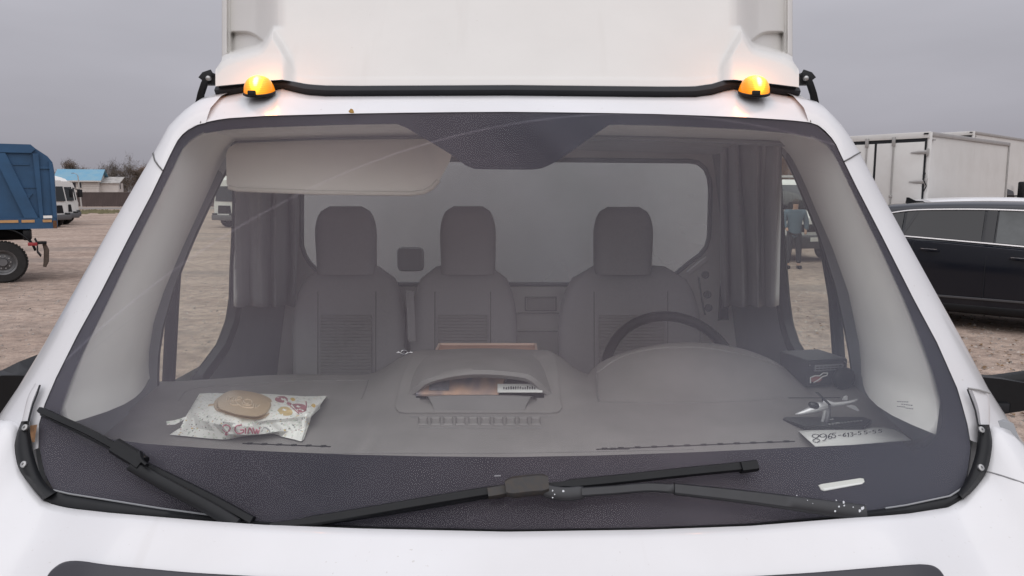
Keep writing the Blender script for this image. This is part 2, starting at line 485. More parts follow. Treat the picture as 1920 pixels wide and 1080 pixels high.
# black ceramic border printed on the inner face, its inner edge a halftone fade
frit_m = bpy.data.materials.new("frit_print"); frit_m.use_nodes = True
nt = frit_m.node_tree; fb = nt.nodes['Principled BSDF']
fb.inputs['Base Color'].default_value = (0.012, 0.012, 0.018, 1); fb.inputs['Roughness'].default_value = 0.8; fb.inputs['Specular IOR Level'].default_value = 0.0
uvn = nt.nodes.new('ShaderNodeUVMap'); uvn.uv_map = "fade"
sx = nt.nodes.new('ShaderNodeSeparateXYZ'); nt.links.new(uvn.outputs[0], sx.inputs[0])
mrn = nt.nodes.new('ShaderNodeMapRange'); mrn.inputs[1].default_value = 0.78; mrn.inputs[2].default_value = 1.0; mrn.inputs[3].default_value = 1; mrn.inputs[4].default_value = 0
nt.links.new(sx.outputs['Y'], mrn.inputs[0]); nt.links.new(mrn.outputs[0], fb.inputs['Alpha'])
bmf = bmesh.new(); uvl = bmf.loops.layers.uv.new("fade")
NR = 6; ringv = []
for r in range(NR + 1):
    t = r / NR
    ringv.append([bmf.verts.new(GL(*(a.lerp(b, t)).xy, -0.004)) for a, b in zip(outer, inner)])
n = len(outer)
nside_b, nside_r = NB - 1, NS - 1
for r in range(NR):
    for i in range(n):
        j = (i + 1) % n
        f = bmf.faces.new((ringv[r][i], ringv[r][j], ringv[r + 1][j], ringv[r + 1][i]))
        soft = nside_b <= i < nside_b + nside_r or i >= 2 * nside_b + nside_r  # only the upright sides fade
        for lp, (vv) in zip(f.loops, (r, r, r + 1, r + 1)):
            lp[uvl].uv = (0, vv / NR if soft else 0.0)
fo = MB(); fo.bm.free(); fo.bm = bmf
frit = tb(fo, "frit_band", frit_m, wind, smooth=80)
# glass stamp near the lower right corner
stamp = MB()
for k, (x0, x1, y0, y1) in enumerate(((1682, 1704, 752, 753), (1690, 1712, 757, 759.5), (1682, 1698, 761, 762.5), (1698, 1713, 764, 766))):
    m_ = 5
    for q in range(m_):
        a, b = q / m_, (q + 0.7) / m_
        pts = [(lerp(x0, x1, a), lerp(y0, y1, a)), (lerp(x0, x1, b), lerp(y0, y1, b)), (lerp(x0, x1, b), lerp(y0, y1, b) + 1.6), (lerp(x0, x1, a), lerp(y0, y1, a) + 1.6)]
        stamp.poly([GL(x, y, -0.003) for x, y in pts])
tb(stamp, "maker_stamp", M_INK, wind, smooth=0)
# silver identification plate seen through the gap in the border
plate = MB().prism([GL(x, y, -0.003) for x, y in ((1534, 910), (1540, 908), (1612, 897), (1618, 898), (1620, 904), (1615, 908), (1545, 921), (1539, 919))], gl_normal(0.5) * 0.002)
tb(plate, "identification_plate", mat("silver_plate", (0.66, 0.66, 0.62), 0.5), wind)
tb(MB().prism([GL(x, y, -0.003) for x, y in ((1542, 916.5), (1615, 905), (1616, 907.5), (1545, 920))], gl_normal(0.5) * 0.0026), "plate_edge", M_PAPER, wind)
# small printed dash in the border
tb(MB().poly([GL(x, y, -0.003) for x, y in ((927, 891), (939, 890.5), (939, 893), (927, 893.5))]), "printed_mark", mat("grey_print", (0.2, 0.2, 0.22), 0.7), wind, smooth=0)

# ---- A-pillars and roof frame (outer skin)
def pillar(rowsLR, s):
    r = []
    for (gx, gy), (sx_, sy_) in rowsLR:
        g = GL(gx, gy, 0.002); g2 = GL(gx, gy, -0.03)
        S = P(sx_, sy_, g.y + 0.12)
        mid = g.lerp(S, 0.34) + Vector((s * 0.004, -0.016, 0.006)); mid2 = g.lerp(S, 0.72) + Vector((s * 0.005, -0.012, 0.006))
        S2 = S + Vector((s * 0.012, 0.10, 0)); S3 = S + Vector((s * 0.014, 0.5, 0.0))
        r.append([g2, g, g.lerp(mid, 0.5) + Vector((0, -.002, 0)), mid, mid2, S, S2, S3])
    return r
PL = [((386, 230), (436, 170)), ((366, 235), (404, 176)), ((354, 242), (379, 184)), ((342, 252), (360, 197)), ((333, 263), (340, 215)), ((326, 276), (324, 230)), ((317, 294), (310, 255)),
      ((305, 320), (293, 285)), ((283, 366), (262, 335)), ((240, 448), (190, 458)), ((188, 550), (131, 560)), ((145, 628), (80, 650)), ((105, 708), (34, 726)), ((84, 757), (0, 776)), ((73, 795), (-45, 850)), ((72, 840), (-70, 915))]
PR = [((1516, 229), (1466, 170)), ((1534, 234), (1497, 180)), ((1548, 246), (1532, 191)), ((1560, 259), (1554, 212)), ((1568, 271), (1571, 230)), ((1574, 284), (1590, 255)), ((1583, 303), (1611, 288)),
      ((1606, 350), (1650, 362)), ((1655, 445), (1700, 452)), ((1713, 560), (1761, 560)), ((1757, 642), (1810, 648)), ((1795, 728), (1853, 728)), ((1803, 755), (1880, 770)), ((1814, 795), (1925, 838)), ((1819, 825), (1975, 905))]
for pr_, s in ((PL, -1), (PR, 1)):
    rr = pillar(pr_, s)
    o = tb(MB().grid(rr), "windscreen_pillar", M_WHITE, smooth=50)
    # dark panel gap across the pillar
    i = 7 if s < 0 else 6
    gp = [p + Vector((0, -0.0015, 0.001)) for p in rr[i][1:6]]
    tb(MB().tube(gp, 0.0016, 6), "panel_gap", mat('gap_dark', (0.10, 0.10, 0.10), 0.7), o)

# ---- roof edge above the windscreen
ST = [(404, 164), (454, 159), (500, 153), (529, 151), (547, 154), (579, 160), (612, 162), (672, 162.5), (960, 161), (1241, 164), (1300, 164), (1335, 159), (1357, 152), (1378, 151), (1400, 154), (1447, 159), (1499, 166)]
SBt = [(404, 176), (422, 178), (454, 172), (500, 170), (529, 164), (547, 169), (572, 176), (610, 179), (672, 179), (960, 178), (1241, 181), (1304, 180.5), (1335, 176), (1357, 169), (1376, 165), (1397, 170), (1447, 173), (1476, 178), (1499, 178)]
def seal_y(px): return 1.775 + 0.09 * ((px - 950) / 545) ** 2 * 0.6
hdr = []
hx = [354, 366, 376, 390, 410, 430, 455, 480, 500, 515, 529, 545, 560, 580, 610, 680, 760, 850, 950, 1050, 1140, 1230, 1304, 1335, 1357, 1376, 1395, 1420, 1447, 1470, 1490, 1505, 1520, 1534, 1547]
gtop = [(354, 243), (366, 236)] + T_ + [(1534, 235), (1547, 244)]
sealx = lambda x: x if 430 < x < 1470 else (lerp(404, 430, (x - 360) / 70) if x <= 430 else lerp(1470, 1499, (x - 1470) / 70))
for j in range(9):
    t = j / 8; row = []
    for x in hx:
        g = GL(x, interp(gtop, x), 0.002)
        xs = sealx(x); q = P(xs, interp(SBt, xs) + 1.0, seal_y(xs))
        p = g.lerp(q, t); p.z += 0.010 * math.sin(math.pi * t); row.append(p)
    hdr.append(row)
hdr.insert(0, [GL(x, interp(gtop, x) + 2, -0.03) for x in hx])
hdr.append([P(sealx(x), interp(SBt, sealx(x)) - 3, seal_y(sealx(x)) + 0.12) for x in hx])
hdr.append([Vector((XC + (x - 950) / 575 * 0.86, 3.15, 2.12)) for x in hx])
roof = tb(MB().grid(hdr), "roof", M_WHITE, smooth=50)
for ci in (2, len(hx) - 3):
    tb(MB().tube([r[ci] + Vector((0, -0.0006, 0.0006)) for r in hdr[1:10]], 0.0013, 6), "roof_seam", mat("seam_grey", (0.16, 0.155, 0.15), 0.7), roof)

# rubber seal under the fairing
sm_ = []
sxs = sorted({404, 412, 422, 440, 454, 470, 485, 500, 515, 529, 538, 547, 560, 572, 590, 612, 640, 672, 760, 850, 960, 1060, 1150, 1241, 1280, 1304, 1320, 1335, 1346, 1357, 1366, 1376, 1388, 1400, 1420, 1447, 1470, 1485, 1499})
mid_y = lambda x: (interp(ST, x) + interp(SBt, x)) / 2
seal = MB()
top = [P(x, interp(ST, x) - 1.5, seal_y(x) - 0.012) for x in sxs]; bot = [P(x, interp(SBt, x) + 1, seal_y(x) - 0.012) for x in sxs]
mid = [a.lerp(b, .5) + Vector((0, -0.008, 0)) for a, b in zip(top, bot)]
tb(seal.grid([[p + Vector((0, .05, 0)) for p in top], top, mid, bot, [p + Vector((0, .05, 0)) for p in bot]]), "fairing_seal", M_RUB, smooth=60)

# ---- roof fairing: bowed centre, flanged feet, recessed side pockets
def fair_xl(py): return 404 if py > 132 else (lerp(404, 416, ss((132 - py) / 22)) if py > 110 else 416)
FLY = [(438, 55), (446, 66), (453, 78), (462, 87), (475, 92), (500, 99), (520, 106), (535, 114), (545, 124)]
FLY = [(v.x, v.y) for v in catmull([(a, b, 0) for a, b in FLY], 60)]
def fair_pos(px, py):
    d = abs(px - 951)
    xw = (px - 951) / 545
    Y = 1.775 + 0.05 * xw * xw + max(0.0, 160 - py) / 160 * 0.20
    Y += 0.012 * ss((148 - py) / 3) * (1 - ss((d - 370) / 40)) * 0.4
    yf = interp(FLY, d)
    rec = ss((d - 412) / 62) * ss((yf + 2 - py) / 10)
    Y += (0.07 + 0.36 * max(0, min(1, (d - 430) / 105))) * rec
    # moulded pocket in each recess
    if d > 452:
        pk = ss((d - 450) / 16) * ss((519 - d) / 5) * ss((py - (58 + 18 * ss((500 - d) / 50) ** 2)) / 6) * ss((yf + 6 - py) / 6)
        Y += 0.045 * pk
        Y -= 0.05 * ss((d - 521) / 6) * ss((yf - py) / 10)
    yb = yf if d > 440 else lerp(132, 58, max(0, d - 394) / 46)
    Y -= 0.030 * ss((d - 392) / 34) * ss((py - yb + 12) / 30)
    return Y
fr = []
pys = list(range(-150, 40, 10)) + [40 + 1.6 * i for i in range(58)] + list(range(133, 163, 3))
us = [i / 12 * 0.02 for i in range(12)] + [0.02 + i / 110 * 0.14 for i in range(110)] + [0.16 + i / 50 * 0.68 for i in range(50)] + [0.84 + i / 110 * 0.14 for i in range(110)] + [0.98 + i / 12 * 0.02 for i in range(13)]
for py in pys:
    xl = fair_xl(py); xr = 1902 - xl; row = []
    for u in us:
        px = lerp(xl, xr, u); yy = py
        base = interp(ST, px) - 0.5
        if py > 100: yy = lerp(100, base, (py - 100) / 62)
        row.append(P(px, yy, fair_pos(px, py)))
    row = [row[0] + Vector((0.03, 0.4, 0)), row[0] + Vector((0, 0.06, 0))] + row + [row[-1] + Vector((0, 0.06, 0)), row[-1] + Vector((-0.03, 0.4, 0))]
    fr.append(row)
fair = tb(MB().grid(fr), "roof_fairing", M_FAIR, smooth=70)
# dark speck vents under the left pocket
tb(MB().prism([P(x, y, 2.005) for x, y in ((442, 102), (467, 98.5), (467, 102), (455, 104), (442, 105))], (0, 0.01, 0)), "drain_slot", M_DASH2, fair)

# fairing brackets at each roof edge
for s in (-1, 1):
    q = (lambda x, y, Y: P(x, y, Y)) if s < 0 else (lambda x, y, Y: P(1902 - x, y, Y))
    br = MB()
    br.bar([q(397, 139, 1.93), q(385, 143, 1.92), q(380, 150, 1.92)], 0.022, 0.022, (0, -1, 0))
    br.bar([q(388, 148, 1.915), q(383, 158, 1.915), q(377, 176, 1.92), q(374, 194, 1.93)], [0.018, 0.017, 0.017, 0.02], 0.014, (0, -1, 0))
    br.box(q(393, 148, 1.93), (0.024, 0.03, 0.03), bev=0.003)
    b = tb(br, "fairing_bracket", M_BLACK)
    tb(MB().lathe([(0.006, -0.004), (0.006, 0.004), (0.003, 0.006), (0, 0.006)], Matrix.Translation(q(391, 147, 1.905)) @ Matrix.Rotation(math.radians(90), 4, 'X'), 10), "bolt", M_STEEL, b)

# ---- amber marker lamps
def marker_mat():
    m = bpy.data.materials.new("lit_amber_lens"); m.use_nodes = True
    nt = m.node_tree; b = nt.nodes['Principled BSDF']
    b.inputs['Base Color'].default_value = (0.75, 0.28, 0.02, 1); b.inputs['Roughness'].default_value = 0.15
    tc = nt.nodes.new('ShaderNodeTexCoord')
    at = nt.nodes.new('ShaderNodeAttribute'); at.attribute_name = "glow"
    wv = nt.nodes.new('ShaderNodeTexWave'); wv.bands_direction = 'Z'; wv.inputs['Scale'].default_value = 75.0
    nt.links.new(tc.outputs['Object'], wv.inputs['Vector'])
    r = nt.nodes.new('ShaderNodeValToRGB')
    r.color_ramp.elements[0].position = 0.0; r.color_ramp.elements[0].color = (0.55, 0.13, 0.0, 1)
    r.color_ramp.elements[1].position = 1.0; r.color_ramp.elements[1].color = (6.0, 5.0, 2.6, 1)
    e1 = r.color_ramp.elements.new(0.45); e1.color = (1.15, 0.45, 0.03, 1)
    e2 = r.color_ramp.elements.new(0.72); e2.color = (2.4, 1.5, 0.12, 1)
    nt.links.new(at.outputs['Fac'], r.inputs[0])
    mr = nt.nodes.new('ShaderNodeMapRange'); mr.inputs[3].default_value = 0.75; mr.inputs[4].default_value = 1.05
    nt.links.new(wv.outputs['Fac'], mr.inputs[0])
    nt.links.new(r.outputs[0], b.inputs['Emission Color']); nt.links.new(mr.outputs[0], b.inputs['Emission Strength'])
    return m
M_AMBER = marker_mat()
for px0, lbl in ((481, "left"), (1419, "right")):
    Y = 1.735
    c = P(px0, 171.5, Y)
    w = 27 / F * (Y + 0.1)
    lampb = MB()
    lampb.lathe([(0.0, -0.001 / w), (0.94, -0.001 / w), (1.02, 0.001 / w), (1.02, 0.0045 / w), (0.98, 0.006 / w)], Matrix.Translation(c + Vector((0, 0.02, -0.003))) @ Matrix.Rotation(math.radians(20), 4, 'X') @ Matrix.Diagonal((w, w * 1.0, w, 1)), 32)
    lampb.box(c + Vector((-0.006, 0.02 - w * .98, -0.006)), (0.018, 0.008, 0.012), bev=0.002)
    lb = tb(lampb, "marker_lamp", M_BLACK)
    prof = [(1.0, 0.0), (0.99, 0.12), (0.94, 0.35), (0.84, 0.60), (0.68, 0.82), (0.48, 0.96), (0.22, 1.04), (0, 1.06)]
    dm = MB().lathe(prof, Matrix.Translation(c + Vector((0, 0.02, 0.003))) @ Matrix.Rotation(math.radians(20), 4, 'X') @ Matrix.Diagonal((w * 0.98, w * 0.98, w * 0.94, 1)), 40)
    lens = tb(dm, "lens", M_AMBER, lb, smooth=60)
    ca = lens.data.attributes.new("glow", 'FLOAT', 'POINT')
    bulb = c + Vector((0.002, 0.02 - w * 0.55, w * 0.55)) - TR
    for i, vtx in enumerate(lens.data.vertices):
        dd = vtx.co - bulb
        ca.data[i].value = max(0.0, 1 - (Vector((dd.x * 1.5, dd.y * 0.5, dd.z * 0.8)).length / (w * 1.25)))
    ld = bpy.data.lights.new("marker_bulb", 'POINT'); ld.energy = 0.42; ld.color = (1.0, 0.30, 0.05); ld.shadow_soft_size = 0.02
    lo = bpy.data.objects.new("marker_bulb", ld); COL.objects.link(lo); lo.location = c + Vector((0.0, 0.0, w * 1.2)) - TR; lo.parent = truck

# ---- bonnet and wings
HR = [(-75, 800), (0, 788), (22, 789), (30, 806), (33, 842), (39, 877), (59, 913), (80, 938), (98, 946), (130, 953), (200, 961), (390, 977), (495, 984), (680, 991), (950, 997), (1220, 993), (1408, 986), (1570, 973), (1660, 967), (1704, 963), (1781, 951), (1805, 936), (1848, 888), (1853, 850), (1856, 815), (1864, 799), (1890, 804), (1925, 836), (1985, 890)]
def hood_rear(q):
    x, y = q
    o_ = 0.012 + 0.036 * ss((x - 90) / 160) * ss((1800 - x) / 160)
    p = GL(x, y, o_)
    return p
hr3 = []
for q in resample(v2(HR), 150): hr3.append(hood_rear((q.x, q.y)))
hrows = []
for j in range(15):
    t = j / 14; row = []
    for p in hr3:
        xn = (p.x - XC) / 0.95
        fz = 0.985 - 0.10 * xn * xn; fy = 0.66 + 0.20 * xn * xn
        f = Vector((XC + (p.x - XC) * (1.0 + 0.02 * t), fy, fz))
        tt = t ** 1.25
        q = Vector((lerp(p.x, f.x, t), lerp(p.y, f.y, tt), 0))
        e_ = t ** 1.55
        q.z = lerp(p.z, f.z, e_)
        row.append(q)
    hrows.append(row)
hrows.insert(0, [p + Vector((0, 0.05, -0.03)) for p in hr3])
hrows += [[p + Vector((0, -0.06, -0.10)) for p in hrows[-1]]]
hrows += [[p + Vector((0, -0.02, -0.40)) for p in hrows[-1]]]
hrows = [[Vector((r[0].x - .005, r[0].y, .55)), r[0] + Vector((-.004, 0, -.02))] + r + [r[-1] + Vector((.004, 0, -.02)), Vector((r[-1].x + .005, r[-1].y, .55))] for r in hrows]
hm = MB().grid(hrows)
hm.bm.normal_update()
hood_bvh = BVHTree.FromBMesh(hm.bm)
hood = tb(hm, "bonnet", M_WHITE, smooth=60)
def HD(px, py, off=0.0):
    h = hood_bvh.ray_cast(CAM, ray(px, py))
    if h[0] is None: return P(px, py, 1.05)
    nn = h[1] if h[1].z > 0 else -h[1]
    return h[0] + nn * off
ptop = [(92, 1094), (98, 1080), (105, 1071), (115, 1063), (127, 1057), (142, 1054.5), (165, 1055.5), (210, 1062.5), (300, 1071.5), (390, 1079), (600, 1090), (800, 1096), (950, 1097), (1100, 1096), (1300, 1090), (1480, 1080), (1560, 1074), (1640, 1067), (1700, 1062), (1722, 1061), (1740, 1063), (1752, 1069), (1760, 1078), (1766, 1090)]
pt = catmull([(a, b, 0) for a, b in ptop], 90)
prows = [[HD(lerp(p.x, 930, .001 * dy_ ** .7), p.y + dy_, o_) for p in pt] for dy_, o_ in [(0, -.002), (1, .006), (3, .011)] + [(6 * q, .012) for q in range(1, 26)]]
tb(MB().grid(prows), "grille_panel", mat("grille_black", (0.028, 0.027, 0.035), 0.4, var=0.15, vscale=12), hood, smooth=60)
# front of the cab below the bonnet
front = MB().box((XC, 0.72, 0.62), (1.86, 0.2, 0.55), bev=0.06, seg=4)
front.box((XC, 1.2, 0.75), (1.9, 0.9, 0.5), bev=0.03)
tb(front, "front_bumper", M_BLACK)
# wing panel gap on each side
for pts in ([(1850, 884), (1872, 890), (1900, 899), (1925, 908), (1960, 922)],):
    tb(MB().tube([HD(x, y, 0.0006) for x, y in pts], 0.0014, 6), "panel_gap", mat("gap_grey", (0.25, 0.25, 0.26), 0.6), hood)

# ---- black cowl between bonnet and glass, with corner trims
CO = [(59, 911), (80, 936), (98, 944), (130, 951), (200, 959), (390, 975), (495, 982), (680, 989.5), (950, 995), (1220, 991), (1408, 984), (1570, 971), (1660, 965), (1704, 961), (1781, 949), (1805, 934), (1848, 886)]
CI = [(72, 885), (84, 914), (103, 921), (130, 927), (200, 938), (390, 966), (495, 978), (680, 986.5), (950, 992.5), (1220, 988.5), (1408, 981), (1570, 966), (1660, 953), (1704, 947), (1781, 931), (1800, 918), (1826, 880)]
ca_, cb_ = resample(v2(CO), 120), resample(v2(CI), 120)
cw = [[GL(p.x, p.y + 4, -0.01) for p in ca_], [GL(p.x, p.y, 0.012) for p in ca_], [GL(p.x * .6 + q.x * .4, p.y * .6 + q.y * .4, 0.014) for p, q in zip(ca_, cb_)], [GL(q.x, q.y, 0.008) for q in cb_], [GL(q.x, q.y, -0.002) for q in cb_]]
cowl = tb(MB().grid(cw), "cowl", M_BLACK, smooth=60)
tb(MB().tube([GL(x, y, 0.009) for x, y in ((84, 913), (92, 917), (130, 926), (200, 937), (300, 953), (390, 965), (450, 974))], 0.0016, 6), "cowl_lip", M_DOORIN, cowl)
tb(MB().tube([GL(x, y, 0.009) for x, y in ((1826, 878), (1805, 915), (1781, 930), (1700, 947), (1660, 953))], 0.0016, 6), "cowl_lip", M_DOORIN, cowl)
def corner(o_, i_, gap, strip, screws, s):
    a, b = catmull([(x, y, 0) for x, y in o_], 24), catmull([(x, y, 0) for x, y in i_], 24)
    g = [[GL(p.x, p.y, 0.004) for p in a], [GL(p.x, p.y, 0.016) for p in a], [GL(*p.lerp(q, .35).xy, 0.024) for p, q in zip(a, b)], [GL(*p.lerp(q, .7).xy, 0.020) for p, q in zip(a, b)], [GL(q.x, q.y, 0.010) for q in b], [GL(q.x, q.y, -0.003) for q in b]]
    c = tb(MB().grid(g), "corner_trim", M_BLACK, smooth=60)
    for x, y in screws:
        m4 = Matrix.Translation(GL(x, y, 0.023)) @ gl_normal(s * 0.85).to_track_quat('Z', 'Y').to_matrix().to_4x4()
        tb(MB().lathe([(0.0062, 0), (0.0058, 0.003), (0.002, 0.0035), (0.0018, 0.0015), (0, 0.0015)], m4, 14), "screw", M_STEEL, c)
    sa, sb = catmull([(x, y, 0) for x, y in strip[0]], 16), catmull([(x, y, 0) for x, y in strip[1]], 16)
    tb(MB().grid([[GL(p.x, p.y, 0.002) for p in sa], [GL(*p.lerp(q, .15).xy, 0.010) for p, q in zip(sa, sb)], [GL(*p.lerp(q, .8).xy, 0.013) for p, q in zip(sa, sb)], [GL(q.x, q.y, 0.004) for q in sb]]), "wing_tip", M_WHITE, c, smooth=50)
    tb(MB().tube([GL(x, y, 0.010) for x, y in gap], 0.0015, 6), "corner_gap", M_RUB, c)
corner([(40, 790), (31, 815), (27, 845), (36, 880), (59, 913), (80, 938)], [(54, 789), (57, 815), (63, 850), (74, 885), (88, 908), (106, 922)],
       [(75, 722), (70, 738), (62, 758), (56, 780), (54, 790)], ([(66, 719), (52, 745), (41, 790)], [(75, 722), (62, 757), (54, 789)]), [(48, 802), (45.5, 871)], -1)
corner([(1855, 796), (1861, 830), (1859, 852), (1848, 888), (1826, 918), (1806, 936)], [(1834, 796), (1833, 820), (1829, 850), (1820, 880), (1808, 905), (1795, 924)],
       [(1814, 730), (1821, 748), (1829, 770), (1834, 797)], ([(1853, 735), (1856, 765), (1856, 796)], [(1815, 728), (1829, 764), (1835, 796)]), [(1839, 806), (1838, 877)], 1)
tb(MB().tube([GL(1815, 728, 0.012), GL(1835, 731, 0.016), GL(1856, 737, 0.012)], 0.002, 6), "corner_gap", mat("gap_grey2", (0.3, 0.3, 0.3), 0.6))
# rusty run under the left gap
rust = MB().grid([[GL(x, y, 0.0125) for x, y in ((56, 798), (70, 796))], [GL(x, y, 0.0125) for x, y in ((57, 815), (67, 813))], [GL(x, y, 0.0125) for x, y in ((60, 829), (65, 829))]])
tb(rust, "rust_stain", mat("rust", (0.24, 0.13, 0.065), 0.9, var=0.5, vscale=60), smooth=0)

# ---- wipers
def glass_path(pts, off, n=24):
    return [GL(p.x, p.y, off) for p in catmull([(x, y, 0) for x, y in pts], n)]
gn = lambda p: gl_normal(p.x)
w1 = MB()
w1.bar(glass_path([(74, 768), (120, 789), (170, 812), (225, 842)], 0.020, 20), [0.010] + [0.013] * 18 + [0.014], [0.008] + [0.012] * 19, gn)
w1.bar(glass_path([(258, 866), (330, 901), (400, 936), (474, 976)], 0.014, 20), 0.014, 0.012, gn)
wip = tb(w1, "wiper_blade", M_BLACK, smooth=50)
tb(MB().bar(glass_path([(78, 778), (140, 808), (226, 851)], 0.005, 16), 0.004, 0.008, gn), "rubber_lip", M_RUB, wip)
w1c = MB().bar(glass_path([(216, 836), (232, 846), (252, 858), (268, 870)], 0.022, 10), 0.028, 0.016, gn)
w1c.bar(glass_path([(263, 847), (266, 862), (276, 872)], 0.034, 8), 0.005, 0.010, gn)
tb(w1c, "blade_connector", M_BLACK, wip, smooth=50)
w1a = MB()
w1a.bar(glass_path([(246, 872), (270, 886), (300, 903)], 0.024, 12), 0.020, 0.008, gn)
w1a.bar(glass_path([(296, 901), (350, 930), (400, 957), (444, 984)], 0.024, 14), 0.021, 0.010, gn)
tb(w1a, "wiper_arm", M_BLACK, smooth=50)
w2 = MB()
w2.bar(glass_path([(508, 988), (640, 968), (780, 944), (900, 924), (945, 918)], 0.020, 28), [0.012] * 4 + [0.016] * 24, 0.014, gn)
w2.bar(glass_path([(1022, 912), (1150, 900), (1270, 887), (1400, 874)], 0.022, 24), [0.010] * 3 + [0.016] * 21, 0.014, gn)
wip2 = tb(w2, "wiper_blade", M_BLACK, smooth=50)
tb(MB().bar(glass_path([(1388, 877), (1404, 875), (1418, 873)], 0.023, 6), 0.019, 0.019, gn), "end_cap", M_BLACK, wip2)
tb(MB().bar(glass_path([(530, 992), (700, 968), (900, 935), (945, 928)], 0.006, 16), 0.004, 0.010, gn), "rubber_lip", M_RUB, wip2)
c2 = MB().bar(glass_path([(948, 916), (975, 912), (1005, 909), (1028, 908)], 0.034, 12), [0.024, 0.031] + [0.034] * 8 + [0.031, 0.026], 0.022, gn)
c2.bar(glass_path([(915, 925), (935, 922), (950, 919)], 0.024, 6), 0.019, 0.018, gn)
con2 = tb(c2, "blade_connector", mat("worn_black_plastic", (0.024, 0.024, 0.026), 0.55, var=0.5, vscale=90, col2=(0.038, 0.030, 0.024)), wip2, smooth=50)
a2 = MB()
a2.bar(glass_path([(1020, 918), (1035, 923), (1060, 926), (1095, 923)], 0.034, 14), [0.016] + [0.022] * 12 + [0.018], 0.010, gn)
a2.bar(glass_path([(1090, 923), (1150, 919), (1215, 914), (1268, 917)], 0.037, 16), [0.015] * 15 + [0.018], 0.008, gn)
a2.bar(glass_path([(1264, 917), (1400, 932), (1520, 948), (1622, 962)], 0.040, 24), [0.019 + 0.008 * i / 23 for i in range(24)], 0.012, gn)
arm2 = tb(a2, "wiper_arm", mat("black_arm_paint", (0.02, 0.021, 0.025), 0.42, var=0.2, vscale=30), smooth=50)
chips = MB()
for (x, y, r) in ((1036, 920, 2.2), (1056, 921, 3.0), (1040, 927, 1.6), (1036, 933, 1.8), (1568, 938, 1.6), (1582, 942, 3.2), (1573, 950, 2.4), (1566, 958, 2.6), (1583, 948, 2.2), (1617, 953, 5), (1612, 958, 3), (1600, 951, 1.6), (1514, 938, 1.2), (1494, 929, 1.2), (1524, 944, 1.0)):
    c = [(x + r * rnd.uniform(.5, 1) * math.cos(a), y + r * rnd.uniform(.5, 1.1) * math.sin(a)) for a in [k * math.pi / 4 for k in range(8)]]
    r *= .8; offc = 0.0466 if x > 1200 else 0.0396
    # the pixel is on the arm's face, which stands off the glass
    chips.poly([GL(a, b, offc) for a, b in c])
co = tb(chips, "paint_chips", mat("chipped_paint", (0.55, 0.57, 0.6), 0.6), arm2, smooth=0)
co['kind'] = "stuff"

# ---- wing mirrors
for s in (-1, 1):
    mm = MB()
    if s < 0:
        mm.grid([[P(x, y, 1.86) for x, y in ((-80, 735), (-20, 712), (8, 700), (40, 684), (80, 668))], [P(x, y, 1.80) for x, y in ((-80, 745), (-20, 724), (8, 707), (40, 706), (80, 706))], [P(x, y, 1.81) for x, y in ((-80, 800), (-20, 792), (8, 770), (40, 765), (80, 762))], [P(x, y, 1.92) for x, y in ((-80, 800), (-20, 792), (8, 772), (40, 768), (80, 762))]])
    else:
        mm.grid([[P(x, y, 1.96) for x, y in ((1780, 700), (1840, 702), (1880, 706), (1925, 714), (1990, 722))], [P(x, y, 1.88) for x, y in ((1780, 705), (1840, 707), (1880, 711), (1925, 719), (1990, 727))], [P(x, y, 1.88) for x, y in ((1780, 770), (1840, 773), (1880, 776), (1925, 769), (1990, 772))], [P(x, y, 1.98) for x, y in ((1780, 772), (1840, 775), (1880, 777), (1925, 770), (1990, 772))]])
    mm.tube([(door_x(1.345, s, .02), 1.97, 1.335), (XC + s * 1.3, 1.95, 1.345), (XC + s * 1.62, 1.95, 1.39)], .026, 10)
    mo = tb(mm, "mirror_arm", M_BLACK, smooth=50, thick=0.01)
    hb = MB().box((XC + s * 1.66, 1.95, 1.50), (0.26, 0.12, 0.46), bev=0.05, seg=4)
    tb(hb, "mirror_housing", M_BLACK, mo)
    if s > 0: tb(MB().box(P(1868, 765, 1.875), (0.07, 0.004, 0.028), bev=0.004), "indicator_cover", M_RUB, mo)

